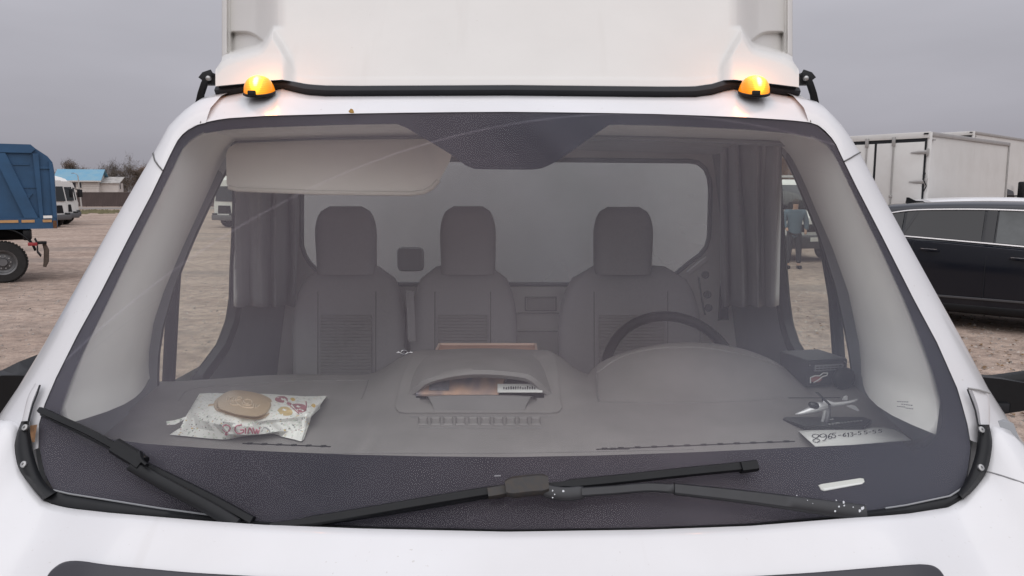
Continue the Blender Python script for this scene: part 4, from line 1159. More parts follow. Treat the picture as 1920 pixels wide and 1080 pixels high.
# sealed end flaps
def flap(pts, h):
    return [PZ(x, y, WBZ + hh) for (x, y), hh in zip(pts, h)]
bag.grid([flap([(348, 781), (338, 785), (326, 788), (312, 790)], (.034, .03, .028, .026)), flap([(346, 786), (338, 791), (328, 796), (313, 797)], (.028, .024, .022, .02))])
bag.grid([flap([(613, 742), (584, 781)], (.014, .034)), flap([(619, 749), (600, 766)], (.012, .02)), flap([(612, 757), (592, 771)], (.006, .01))])
bag.build("film_wrapper", M_FILM, wp, org=wp_o, smooth=25)
bag_bvh_src = bpy.data.objects["film_wrapper"]
me_ = bag_bvh_src.data
bagbvh = BVHTree.FromPolygons([v.co + wp_o for v in me_.vertices], [list(p.vertices) for p in me_.polygons])
def WB(px, py, off=0.001):
    h = bagbvh.ray_cast(CAM, ray(px, py))
    if h[0] is None: return PZ(px, py, 1.34)
    return h[0] - ray(px, py).normalized() * off
lid_o = [(400, 758), (404, 750), (414, 742), (425, 735), (440, 731.5), (462, 733), (486, 738), (503, 745), (512, 753), (514, 762), (508, 774), (496, 783), (482, 787), (462, 785), (440, 781), (418, 774), (404, 768)]
M_LID = mat("brown_lid", (0.56, 0.42, 0.28), 0.35, var=0.05, vscale=30)
lo_ = catmull([(a, b, 0) for a, b in lid_o + lid_o[:1]], 60)[:-1]
cL = Vector((457, 758, 0))
def LZ(p, h): return PZ(p.x, p.y, WBZ + 0.046 + (p.x - 457) / 110 * -.004 + h)
ldm = MB()
r_ = [[LZ(p, -0.006) for p in lo_], [LZ(p, 0.003) for p in lo_], [LZ(p.lerp(cL, .03), 0.005) for p in lo_], [LZ(p.lerp(cL, .10), 0.005) for p in lo_], [LZ(p.lerp(cL, .11) + Vector((0, -2.0, 0)), 0.011) for p in lo_], [LZ(p.lerp(cL, .14) + Vector((0, -2.2, 0)), 0.013) for p in lo_], [LZ(p.lerp(cL, .6) + Vector((0, -2.5, 0)), 0.0135) for p in lo_]]
ldm.grid(r_, closed=True); ldm.poly(r_[-1])
lidp = ldm.build("lid", M_LID, wp, org=wp_o, smooth=35)
ht = MB().box(LZ(Vector((397, 760, 0)), 0.0), (.014, .012, .006), bev=.002)
ht.build("hinge_tab", M_LID, lidp, org=wp_o)
# embossed monogram: strokes read from the lid
em = MB()
def estroke(pts, w=0.0011, close=False):
    q = catmull([(a, b, 0) for a, b in pts], 30)
    em.tube([LZ(p, 0.0143) for p in q], w, 5)
sx_, sy0 = 220 / 1920, 720
E = lambda l: [(380 + x * sx_, sy0 + y * sx_) for x, y in l]
estroke(E([(400, 205), (392, 265)])); estroke(E([(440, 215), (428, 275)])); estroke(E([(500, 205), (440, 250)])); estroke(E([(515, 225), (495, 285)]))
estroke(E([(610, 340), (520, 345), (455, 325), (460, 285), (540, 265), (620, 255), (640, 225), (600, 210), (555, 225), (540, 265), (570, 320), (640, 370), (720, 385), (820, 385)]))
estroke(E([(655, 300), (650, 330), (700, 345), (770, 345), (810, 310), (790, 265), (720, 250), (670, 270), (690, 310), (740, 320), (760, 295)]))
estroke(E([(840, 320), (825, 385)])); estroke(E([(875, 330), (860, 390)])); estroke(E([(940, 335), (880, 385)]))
eo = em.build("embossed_monogram", mat("lid_relief", (0.74, 0.62, 0.48), 0.4), lidp, org=wp_o)
# printed bow, petal and lettering
def decal(name, polys, m, fill=True, w=0.0016):
    b = MB()
    for pl in polys:
        q = catmull([(380 + x * sx_, sy0 + y * sx_, 0) for x, y in pl], 26)
        if fill:
            c = sum(q, Vector()) / len(q)
            b.grid([[WB(p.x, p.y) for p in q], [WB(*p.lerp(c, .5).xy) for p in q], [WB(*p.lerp(c, .98).xy) for p in q]])
        else: b.tube([WB(p.x, p.y, 0.0004) for p in q], w, 5)
    return b.build(name, m, wp, org=wp_o, smooth=0)
M_PINK = mat("pink_print", (0.50, 0.22, 0.25), 0.45, var=0.3, vscale=50)
decal("printed_bow", [[(1180, 240), (1230, 205), (1330, 200), (1390, 240), (1380, 300), (1290, 305), (1200, 280), (1180, 240)], [(1460, 330), (1560, 320), (1680, 350), (1690, 440), (1600, 465), (1530, 420), (1460, 330)], [(1370, 290), (1450, 310), (1440, 350), (1380, 350), (1370, 290)]], M_PINK)
decal("printed_ribbon", [[(1690, 290), (1695, 380), (1650, 455), (1560, 460)], [(1420, 350), (1500, 420), (1580, 490)]], M_PINK, False)
decal("printed_petal", [[(1220, 430), (1290, 375), (1400, 380), (1470, 450), (1440, 510), (1300, 510), (1220, 430)]], mat("cream_print", (0.66, 0.50, 0.26), 0.5))
decal("printed_flower", [[(1770, 350), (1810, 320), (1850, 350), (1820, 385), (1770, 350)], [(1430, 240), (1480, 225), (1520, 260), (1470, 280), (1430, 240)]], mat("yellow_print", (0.68, 0.46, 0.14), 0.5))
M_ROSE = mat("rose_lettering", (0.58, 0.20, 0.26), 0.5)
decal("lettering", [[(390, 665), (340, 690), (335, 750), (390, 790), (440, 760), (445, 700), (390, 665)], [(390, 790), (375, 830), (410, 825)],
                    [(640, 670), (550, 690), (530, 760), (580, 810), (660, 790), (665, 750), (610, 750)], [(700, 720), (700, 810)],
                    [(735, 810), (770, 720), (820, 810)], [(820, 715), (860, 810), (885, 740), (905, 810), (940, 705)]], M_ROSE, False)
decal("lettering", [[(960, 780), (1010, 710), (1080, 745), (1100, 790)]], mat("grey_lettering", (0.5, 0.5, 0.5), 0.5), False)

# ---- note with a telephone number
no_ = DR(1600, 815)
note = thing("paper_note", "white paper note handwritten with 8965-613-55-55 at right end of dashboard", "note", no_)
na = [(1497, 808), (1540, 803), (1589, 799.5), (1630, 800.5), (1672, 802), (1690, 811), (1708, 825)]
nb_ = [(1534, 842), (1560, 839), (1595, 836), (1635, 832), (1668, 829), (1690, 827), (1708, 825.5)]
fa, fb_ = catmull([(a, b, 0) for a, b in na], 24), catmull([(a, b, 0) for a, b in nb_], 24)
def nh(t): return 0.004 + 0.010 * math.sin(math.pi * min(1, t / .9)) ** 2
NOZ = no_.z
def NT(px, py, off=0.0):
    t = max(0, min(1, (py - 800) / 40))
    return PZ(px, py, NOZ + nh(t) + off)
pn = MB().grid([[NT(*p.lerp(q, k / 8).xy) for p, q in zip(fa, fb_)] for k in range(9)])
pn.build("sheet", M_PAPER, note, org=no_, smooth=60, thick=0.0006)
D = {'8': [[(.55, .5), (.15, .3), (.25, .05), (.6, .02), (.8, .2), (.5, .5), (.2, .75), (.35, .98), (.75, .95), (.85, .7), (.55, .5)]],
     '9': [[(.85, .2), (.5, .02), (.15, .2), (.25, .48), (.65, .45), (.85, .2), (.85, .6), (.65, .95), (.4, .98)]],
     '6': [[(.7, .02), (.35, .3), (.18, .7), (.4, .98), (.75, .85), (.72, .58), (.4, .55), (.22, .75)]],
     '5': [[(.85, .05), (.35, .06)], [(.35, .06), (.25, .42), (.6, .4), (.8, .65), (.6, .95), (.2, .92)]],
     '1': [[(.3, .2), (.55, .0), (.5, 1.0)]],
     '3': [[(.2, .08), (.6, .02), (.75, .22), (.45, .45), (.78, .65), (.6, .97), (.2, .92)]],
     '-': [[(.1, .55), (.9, .45)]]}
dg_ = [('8', 1520, 814, 1540, 829), ('9', 1535, 813, 1552, 826), ('6', 1551, 812, 1562, 822.5), ('5', 1558, 811.5, 1569, 821), ('-', 1571, 812, 1578, 820),
       ('6', 1579, 811.5, 1588, 818.5), ('1', 1587, 812, 1594, 819), ('3', 1593, 810.5, 1601, 818), ('-', 1600, 810, 1607, 818), ('5', 1607, 808.5, 1616, 815.5),
       ('5', 1618, 807.5, 1628, 814), ('-', 1628, 806, 1634, 814), ('5', 1634, 806, 1644, 812.5), ('5', 1645, 805, 1655, 811)]
hw_ = MB()
for ch, x0, y0, x1, y1 in dg_:
    for st in D[ch]:
        q = catmull([(lerp(x0, x1, a), lerp(y0, y1, b), 0) for a, b in st], 18) if len(st) > 2 else resample([(lerp(x0, x1, a), lerp(y0, y1, b), 0) for a, b in st], 6)
        hw_.bar([NT(p.x, p.y, 0.0010) for p in q], 0.0019, 0.0006, (0, 0, 1))
hw_.build("handwriting", M_INK, note, org=no_, smooth=0)

# ---- toy helicopter on a black base
ho = DR(1552, 797)
hel = thing("toy_helicopter", "small chrome toy helicopter on black base on right side of dashboard", "toy", ho, 0)
S_ = 1.0 / F * (DR(1552, 797).y + .1)
def HP(px, py, dy=0.0): # picture-sized local coordinates about the base, depth dy in metres
    return Vector(((px - 1552) * S_, dy, (797 - py) * S_ * 1.02 + 0.004))
M_CHR2 = mat("toy_chrome", (0.88, 0.88, 0.89), 0.22, metal=0.45)
bd = MB()
def body_loft(pts, rs, ks=1.0):
    bd.tube([HP(x, y) for x, y in pts], [r * S_ for r in rs], 14)
body_loft([(1492, 780), (1500, 778.5), (1512, 775), (1524, 770.5), (1534, 766.5), (1544, 765), (1552, 766)], [1.2, 3.2, 5.4, 7.5, 8.8, 7.5, 4])
body_loft([(1536, 764), (1542, 766), (1544.5, 774), (1544, 784), (1541.5, 796)], [5.0, 5.2, 4.2, 3.2, 2.6])
body_loft([(1540, 757.5), (1548, 758.5), (1560, 762), (1575, 760.5), (1590, 758), (1598, 756)], [3.5, 5.2, 4.2, 3.4, 2.6, 2.0])
bd.build("fuselage", M_CHR2, hel, smooth=80)
wd = MB().tube([HP(1548, 762), HP(1551, 772), HP(1551, 783), HP(1549, 795)], [5.5 * S_, 5 * S_, 4.5 * S_, 4 * S_], 12)
wd.build("stand_post", mat("smoky_stand", (0.35, 0.35, 0.37), 0.15, metal=0.6), hel)
cn = MB().ball(HP(1524, 763, -.004), (11 * S_, 7 * S_, 6.5 * S_), RY(18)); cn.build("canopy", M_DGLASS, hel)
tf = MB().prism([HP(x, y, -.001) for x, y in ((1576, 754), (1579, 747.5), (1583, 746), (1585, 747), (1585, 754.5))], (0, .003, 0))
tf.prism([HP(x, y, -.012) for x, y in ((1580, 762.5), (1590, 761), (1596, 762), (1604, 770), (1601, 772), (1594, 769))], (0, .003, 0))
tf.prism([HP(x, y, .003) for x, y in ((1590, 756), (1598, 755), (1606, 753), (1604, 755.5), (1596, 759))], (0, .003, 0))
to_ = tf.build("tail_fin", M_CHR2, hel, smooth=0)
sk = MB()
for dy in (-.014, .016): sk.tube([HP(1521, 801.5, dy), HP(1530, 799.5, dy), HP(1556, 794.5, dy), HP(1567, 793, dy)], 1.6 * S_, 8)
sk.build("landing_skid", M_CHR2, hel)
rt = MB().tube([HP(1540, 757), HP(1540, 749)], 1.4 * S_, 8)
for a, l in ((172, 60), (10, 34), (265, 40), (80, 46)):
    d_ = Vector((math.cos(math.radians(a)), math.sin(math.radians(a)) , -.04))
    c = HP(1540, 750)
    rt.bar([c, c + d_ * l * S_ * .5, c + d_ * l * S_], 0.007, 0.0012, (0, 0, 1))
rt.build("rotor", M_BLACK, hel)
bs_ = MB(); bpts = [HP(x, y) for x, y in ((1476, 800), (1640, 800))]
bs_.prism([Vector((x, y, 0.001)) for x, y in ((-.090, .035), (-.098, .022), (-.070, -.034), (.070, -.034), (.108, .012), (.100, .035))], (0, 0, .008))
bs_.build("base", mat("toy_base", (0.025, 0.026, 0.028), 0.3), hel)
bt = MB()
for i in range(11): bt.box((-.012 + i * .0085, -.036 + i * .0026, .0135), (.0055, .004, .003), R=RZ(18), bev=.0008)
bt.build("trim_beads", mat("bead_silver", (0.45, 0.45, 0.45), .35, metal=.7), hel)

# ---- black radio unit by the right pillar
ro = DR(1548, 704)
ro = Vector((0.815, 2.00, dash_z(0.815, 1.97)))
rad_ = thing("radio_unit", "black box radio with printed front label in right corner of dashboard", "radio", ro, 14)
W_, Dp, H_ = 0.122, 0.125, 0.068
MB().box((0.008, 0, .006 + H_ / 2), (W_, Dp, H_), bev=.003).build("case", mat("radio_case", (0.035, 0.036, 0.04), 0.4, bump=.1, bscale=300), rad_)
MB().box((0.008, 0, .0065 + H_), (W_ - .006, Dp - .006, .002)).build("top_cover", mat("radio_top", (0.085, 0.085, 0.09), .55), rad_)
fy_ = -Dp / 2 - .001
MB().box((.012, fy_, .006 + H_ * .70), (W_ * .72, .0025, .017), bev=.0005).build("label_panel", mat("label_grey", (0.24, 0.24, 0.25), .5), rad_)
lt = MB()
for i in range(7):
    lt.box((-.024 + i * .0115, fy_ - .0016, .006 + H_ * .745), (.008, .0006, .0022)); lt.box((-.024 + i * .0115, fy_ - .0016, .006 + H_ * .655), (.0085, .0006, .0026))
o_ = lt.build("label_print", M_INK, rad_); o_['kind'] = "stuff"
lg = MB().lathe([(.0001, 0), (.011, 0), (.011, .001), (0, .001)], Matrix.Translation((-.026, fy_ - .0005, .024)) @ Matrix.Rotation(math.radians(90), 4, 'X') @ Matrix.Diagonal((1.6, .75, 1, 1)), 20)
lg.build("logo", mat("logo_rose", (0.40, 0.17, 0.17), .5), rad_)
lg2 = MB().tube([(-.043, fy_ - .0015, .015), (-.044, fy_ - .0015, .030), (-.030, fy_ - .0015, .034), (-.016, fy_ - .0015, .033), (-.006, fy_ - .0015, .040), (.008, fy_ - .0015, .039), (.006, fy_ - .0015, .033), (-.008, fy_ - .0015, .030), (-.020, fy_ - .0015, .022), (-.034, fy_ - .0015, .016)], .0016, 6)
lg2.build("logo_outline", M_PAPER, rad_)
MB().ball((.046, fy_ - .016, .026), (.034, .018, .03)).build("handset", M_BLACK, rad_)
for x, z in ((-.047, .063), (.060, .066), (.06, .012)):
    MB().lathe([(.0026, 0), (.0026, .0015), (0, .002)], Matrix.Translation((x, fy_, z)) @ Matrix.Rotation(math.radians(90), 4, 'X'), 10).build("screw", M_STEEL, rad_)

# ---- things in the centre compartment
def flat_thing(name, lbl, cat, quad, th, m, hs):
    a = [DR(x, y, h) for (x, y), h in zip(quad, hs)]
    c = sum(a, Vector()) / len(a)
    n = (a[1] - a[0]).cross(a[2] - a[0]).normalized()
    if n.z < 0: n = -n
    o = MB().prism(a, n * -th).build(name, m, None, org=c, smooth=0); o.location = c
    return tag(o, lbl, cat), c, n
mg = mat("magazine_print", (0.78, 0.50, 0.36), 0.4, var=0.4, vscale=14, col2=(0.20, 0.21, 0.26), stretch=(1, .25, 1), detail=2)
flat_thing("magazine", "orange and grey printed magazine inside the open centre compartment", "magazine", ((780, 748), (934, 748), (950, 712), (800, 712)), .006, mg, (.014, .014, .016, .016))
flat_thing("map_booklet", "dark folded booklet at left inside the centre compartment", "booklet", ((805, 742), (842, 742), (845, 716), (808, 716)), .003, mat("booklet_grey", (0.30, 0.30, 0.34), .5, var=.4, vscale=40), (.019, .019, .021, .021))
rc, c_, n_ = flat_thing("receipt", "white printed receipt inside the centre compartment on right", "receipt", ((933, 749), (1017, 749), (1014, 734), (933, 734)), .002, M_PAPER, (.022, .022, .024, .024))
rl = MB()
for i in range(14):
    x = 944 + i * 4.4; hgt = rnd.uniform(3, 7)
    rl.poly([DR(x, 745, .0245), DR(x + rnd.uniform(1, 2.6), 745, .0245), DR(x + 2, 745 - hgt, .0255), DR(x, 745 - hgt, .0255)])
o_ = rl.build("receipt_print", M_INK, rc, org=c_, smooth=0); o_['kind'] = "stuff"
bxq = [(815, 656), (818, 649), (1010, 650.5), (1012, 660), (1008, 656.5), (905, 653.5)]
# the pink box stands behind the lid
po = P(912, 668, 2.085)
pb = thing("cardboard_tray", "shallow pinkish cardboard box behind the centre compartment lid", "box", po)
MB().box((0, .05, -.03), (.288, .10, .085), bev=.002).build("box_body", mat("peach_card", (0.62, 0.36, 0.27), .7, var=.1, vscale=20), pb)
for s in (-1, 1): MB().box((s * .143, .05, .012), (.006, .10, .012)).build("side_rim", mat("peach_rim", (0.66, 0.50, 0.42), .7), pb)
MB().box((0, .1, .012), (.288, .006, .012)).build("rear_rim", mat("peach_rim2", (0.66, 0.50, 0.42), .7), pb)
# keys
ko = P(758, 664, 2.04); ko.z = max(ko.z, dash_z(ko.x, 2.0))
ky = thing("key_ring", "small metal key ring left of the centre compartment lid", "keys", ko)
MB().tube([Vector((.009 * math.cos(a), 0.004 * math.sin(a), .006 + .005 * math.sin(a))) for a in [2 * math.pi * i / 16 for i in range(16)]], .0011, 6, closed=True).build("ring", M_CHROME, ky)
for dx, r_z in ((-.010, 30), (.012, -20)):
    MB().box((dx, 0, .004), (.018, .007, .0022), R=RY(r_z), bev=.0008).box((dx * 1.7, 0, .005), (.009, .010, .003), bev=.001).build("key", M_CHROME, ky)
# fallen leaf on the roof edge
lf = P(659, 208.5, 1.70)
q = [Vector((.010 * math.cos(a) * (1 + .3 * math.cos(3 * a)), -.004 + .004 * math.sin(a), .009 * math.sin(a))) for a in [2 * math.pi * i / 12 for i in range(12)]]
o_ = MB().prism([RY(35) @ p * .55 for p in q], (0, .001, 0)).build("fallen_leaf", mat("yellow_leaf", (0.42, 0.24, 0.05), .7, var=.4, vscale=200)); o_.location = GL(659, 208.5, 0.012)
tag(o_, "tiny yellow leaf stuck above the top edge of the windscreen", "leaf")
# ================================================================== ground, verge, road
gm = bpy.data.materials.new("gravel_ground"); gm.use_nodes = True
nt = gm.node_tree; gbs = nt.nodes['Principled BSDF']; N = nt.nodes.new; LK = nt.links.new
tc = N('ShaderNodeTexCoord')
def gnoise(scale, detail, stretch=None, rough=.6):
    v = tc.outputs['Object']
    if stretch:
        mp = N('ShaderNodeMapping'); mp.inputs['Scale'].default_value = stretch; LK(v, mp.inputs[0]); v = mp.outputs[0]
    n = N('ShaderNodeTexNoise'); n.inputs['Scale'].default_value = scale; n.inputs['Detail'].default_value = detail; n.inputs['Roughness'].default_value = rough
    LK(v, n.inputs['Vector']); return n.outputs['Fac']
def gramp(fac, stops):
    r = N('ShaderNodeValToRGB'); els = r.color_ramp.elements
    els[0].position, els[0].color = stops[0][0], (*stops[0][1], 1); els[1].position, els[1].color = stops[-1][0], (*stops[-1][1], 1)
    for p, c in stops[1:-1]: e = els.new(p); e.color = (*c, 1)
    LK(fac, r.inputs[0]); return r.outputs[0]
def gmix(fac, a, b, mode='MIX'):
    m = N('ShaderNodeMix'); m.data_type = 'RGBA'; m.blend_type = mode
    if isinstance(fac, float): m.inputs['Factor'].default_value = fac
    else: LK(fac, m.inputs['Factor'])
    LK(a, m.inputs['A']); LK(b, m.inputs['B']); return m.outputs['Result']
base = gramp(gnoise(0.35, 8, (1, 1.6, 1)), [(.30, (.24, .185, .16)), (.5, (.325, .26, .228)), (.7, (.39, .32, .285))])
fine = gramp(gnoise(38, 4), [(.30, (.40, .38, .36)), (.5, (.52, .5, .48)), (.72, (.70, .67, .63))])
c1 = gmix(0.9, base, fine, 'OVERLAY')
mid = gramp(gnoise(5.0, 6), [(.31, (.26, .25, .24)), (.5, (.5, .5, .49)), (.69, (.70, .69, .66))])
c2 = gmix(0.8, c1, mid, 'OVERLAY')
wetf = N('ShaderNodeMapRange'); wetf.inputs[1].default_value = .53; wetf.inputs[2].default_value = .66
LK(gnoise(0.30, 5, (0.35, 1.3, 1)), wetf.inputs[0])
wetc = N('ShaderNodeRGB'); wetc.outputs[0].default_value = (.13, .105, .09, 1)
wm = N('ShaderNodeMath'); wm.operation = 'MULTIPLY'; wm.inputs[1].default_value = .6; LK(wetf.outputs[0], wm.inputs[0])
c3 = gmix(wm.outputs[0], c2, wetc.outputs[0])
LK(c3, gbs.inputs['Base Color'])
rr = N('ShaderNodeMapRange'); rr.inputs[3].default_value = .95; rr.inputs[4].default_value = .6; LK(wetf.outputs[0], rr.inputs[0]); LK(rr.outputs[0], gbs.inputs['Roughness'])
gbs.inputs['Specular IOR Level'].default_value = .25
bp = N('ShaderNodeBump'); bp.inputs['Strength'].default_value = .9; bp.inputs['Distance'].default_value = .035
ma = N('ShaderNodeMath'); ma.operation = 'MULTIPLY_ADD'; ma.inputs[1].default_value = 1.4; LK(gnoise(3.0, 7), ma.inputs[0]); LK(gnoise(30, 3), ma.inputs[2])
LK(ma.outputs[0], bp.inputs['Height']); LK(bp.outputs[0], gbs.inputs['Normal'])
g = MB()
S = 1600
g.grid([[Vector((x, y, 0)) for x in (-S, -200, -60, 0, 60, 200, S)] for y in (-200, -20, 0, 30, 80, 200, S)])
tag(g.build("ground", gm, smooth=0), kind="structure")
# road and verge in front of the far fence
MB().grid([[Vector((-300, 92, .02)), Vector((200, 92, .02))], [Vector((-300, 104, .02)), Vector((200, 104, .02))]]).build("road", mat("far_road", (.22, .195, .175), .85, var=.25, vscale=.4, stretch=(.1, 1, 1)))
tag(bpy.data.objects["road"], kind="structure")
vg = MB()
r_ = random.Random(3)
for i in range(2600):
    x = r_.uniform(-95, -38) if i % 4 else r_.uniform(20, 60); y = r_.uniform(72, 80) + r_.gauss(0, 1.2); h = r_.uniform(.1, .32); w = r_.uniform(.15, .4)
    vg.poly([(x - w, y, 0), (x + w, y, 0), (x + r_.uniform(-.2, .2), y + .1, h)])
tag(vg.build("grass_verge", mat("dry_grass", (.17, .155, .085), .9, var=.4, vscale=.6), smooth=0), kind="stuff")
# loose stones
st = bmesh.new(); r_ = random.Random(11)
def stone(x, y, r):
    a = r_.uniform(0, 6); vs = []
    for k in range(5): vs.append(st.verts.new((x + r * r_.uniform(.7, 1.2) * math.cos(a + k * 1.257), y + r * r_.uniform(.7, 1.2) * math.sin(a + k * 1.257), -.002)))
    tp = st.verts.new((x + r * .2, y, r * r_.uniform(.5, .9)))
    for k in range(5): st.faces.new((vs[k], vs[(k + 1) % 5], tp))
for i in range(22000):
    y = 3.2 + 14 * r_.random() ** 1.5; x = r_.uniform(1.4, 2 + y * .78) * (1 if r_.random() < .6 else -1)
    stone(x, y, r_.choice((.006, .008, .010, .012, .016, .024)) * r_.uniform(.6, 1.3))
sb = MB(); sb.bm.free(); sb.bm = st
tag(sb.build("loose_stones", mat("stone_mix", (.42, .37, .33), .85, var=.7, vscale=9, detail=2), smooth=0, weld=False), kind="stuff")
lv = MB(); r_ = random.Random(5)
for i in range(500):
    y = 6 + 7 * r_.random(); x = r_.uniform(3.6, 2 + y * .72); a = r_.uniform(0, 6); s = r_.uniform(.015, .03)
    c, sn = math.cos(a) * s, math.sin(a) * s
    lv.poly([(x - c, y - sn, .012), (x + sn, y - c, .02), (x + c, y + sn, .014), (x - sn, y + c, .03)])
tag(lv.build("leaf_litter", mat("brown_leaves", (.22, .13, .06), .8, var=.5, vscale=3), smooth=0, weld=False), kind="stuff")

# ================================================================== blue tipper lorry on the left
def tipper():
    # local frame: X to the right in the picture, Y away, origin under the body's rear corner
    root = thing("dump_truck", "blue dump truck tipper body seen from the side with big black rear wheel", "dump truck", (-9.72, 16.0, 0), 31)
    KX = .80
    blue = mat("tipper_blue", (.022, .085, .185), .5, var=.25, vscale=1.6, bump=.03, bscale=6)
    blued = blue
    z0, z1 = 1.12, 2.88
    side = [(x * .8, z) for x, z in [(-6.2, z0), (0, z0), (0.02, 2.35), (0.0, 2.52), (-.10, 2.64), (-.36, 2.80), (-.46, z1), (-6.2, z1)]]
    MB().prism([Vector((x, 0.06, z)) for x, z in side], (0, 2.38, 0)).build("tipper_body", blue, root)
    def pan(pts, th, name, m=blue): return MB().prism([Vector((x * .8, .06, z)) for x, z in pts], (0, -th, 0)).build(name, m, root, smooth=0)
    pan([(-6.2, 2.70), (-.46, 2.70), (-.36, 2.78), (-.46, 2.875), (-6.2, 2.875)], .07, "top_rail")
    pan([(-6.2, z0 + .002), (-.02, z0 + .002), (-.02, z0 + .23), (-6.2, z0 + .23)], .055, "lower_rail")
    pan([(-.38, z0 + .231), (-.30, z0 + .231), (-.30, 2.69), (-.43, 2.69)], .06, "side_post")
    pan([(-.08, z0 + .231), (-.001, z0 + .231), (0.015, 2.35), (-.005, 2.50), (-.08, 2.55)], .065, "rear_post")
    pan([(-.30, 2.38), (-.08, 2.38), (-.08, 2.43), (-.30, 2.43)], .03, "cross_rib")
    pan([(-1.30, 2.69), (-1.02, 2.69), (-.42, z0 + .231), (-.72, z0 + .231)], .065, "diagonal_brace")
    for dx in (-1.8, -3.6):
        pan([(-1.30 + dx, 2.69), (-1.02 + dx, 2.69), (-.42 + dx, z0 + .231), (-.72 + dx, z0 + .231)], .065, "diagonal_brace")
    pan([(-.88, 2.45), (-.52, 2.45), (-.52, 2.475), (-.88, 2.475)], .02, "pressed_rib")
    pan([(-.72, 1.98), (-.40, 1.98), (-.40, 2.005), (-.72, 2.005)], .02, "pressed_rib")
    pan([(-.62, 1.72), (-.50, 1.86), (-.50, 1.86), (-.66, 1.86)], .03, "gusset")
    tapem = mat("orange_tape", (.52, .30, .13), .5, var=.2, vscale=8)
    for a, b in ((-1.75, -.86), (-.79, -.50), (-.32, -.115)):
        MB().box(((a + b) * .4, -.004, z0 + .165), ((b - a) * .8, .012, .055)).build("reflective_strip", tapem, root)
    MB().box((-.16, -.008, z0 + .25), (.16, .016, .055)).build("number_label", M_PAPER, root)
    MB().box((-.04, -.006, z0 + .09), (.07, .012, .16)).build("rust_patch", mat("rust_patch", (.16, .075, .035), .9, var=.4, vscale=20), root)
    MB().box((-2.9, 1.2, .98), (4.6, .9, .24), bev=.02).build("chassis", M_BLACK, root)
    MB().box((-.56, .35, .99), (.15, .6, .22), bev=.03).build("rear_bracket", M_BLACK, root)
    # mudguard, lamp, flap
    ar = [(-1.0 + .60 * math.cos(math.radians(a)), .49 + .66 * math.sin(math.radians(a))) for a in range(15, 166, 10)]
    gd = MB().grid([[Vector((x, .02, z)) for x, z in ar], [Vector((x, .50, z)) for x, z in ar]])
    gd.build("mudguard", M_BLACK, root, thick=.03)
    fl = MB().grid([[Vector((x, y, z)) for y in (.04, .3, .55)] for x, z in ((-.44, .90), (-.40, .80), (-.41, .62), (-.35, .52))])
    fl.build("mudflap", M_RUB, root, thick=.02)
    MB().box((-.47, .03, .80), (.17, .06, .07), bev=.01).build("tail_lamp", mat("red_lamp", (.30, .03, .035), .3), root)
    MB().box((-.30, .1, .82), (.17, .12, .06), bev=.015).build("lamp_bracket", M_BLACK, root)
    lg = MB().bar([Vector((-.27, .12, .82)), Vector((-.23, .12, .66)), Vector((-.25, .12, .42)), Vector((-.29, .12, .30))], [.07, .10, .10, .06], .06, (0, -1, 0))
    lg.build("rear_leg", mat("muddy_metal", (.10, .075, .06), .9, var=.4, vscale=12), root)
    for dx in (-1.02, -2.15):
        M_ = Vector((dx, .22, .43))
        t = MB(); M4 = Matrix.Translation(M_) @ Matrix.Rotation(math.radians(90), 4, 'X')
        r, w = .43, .30
        t.lathe([(r * .62, -w / 2), (r * .93, -w / 2), (r * .985, -w * .38), (r, -w * .25), (r, w * .25), (r * .985, w * .38), (r * .93, w / 2), (r * .60, w / 2)], M4, 48)
        wo = t.build("wheel", M_TYRE, root)
        MB().lathe([(0, w * .36), (r * .18, w * .36), (r * .22, w * .20), (r * .40, w * .12), (r * .50, w * .2), (r * .53, w * .44), (r * .60, w * .50)], M4, 40).build("rim", M_RIM, wo)
        nb = MB()
        for k in range(10):
            a = 2 * math.pi * k / 10
            nb.lathe([(r * .035, w * .1), (r * .035, w * .26), (0, w * .26)], M4 @ Matrix.Translation((r * .31 * math.cos(a), r * .31 * math.sin(a), 0)), 6)
        o = nb.build("wheel_nuts", M_STEEL, wo); o['kind'] = "stuff"
        lg_ = MB()
        for k in range(40):
            a = 2 * math.pi * k / 40
            lg_.box(M4 @ Vector(((r + .004) * math.cos(a), (r + .004) * math.sin(a), 0)), (.045, w * .8, .02), R=RY(-math.degrees(a) + 90))
        o = lg_.build("tread_blocks", M_TYRE, wo); o['kind'] = "stuff"
    # cab outside the picture
    MB().box((-6.4, 1.25, 1.75), (2.2, 2.4, 2.3), bev=.12, seg=3).build("cab", blue, root)
tipper()

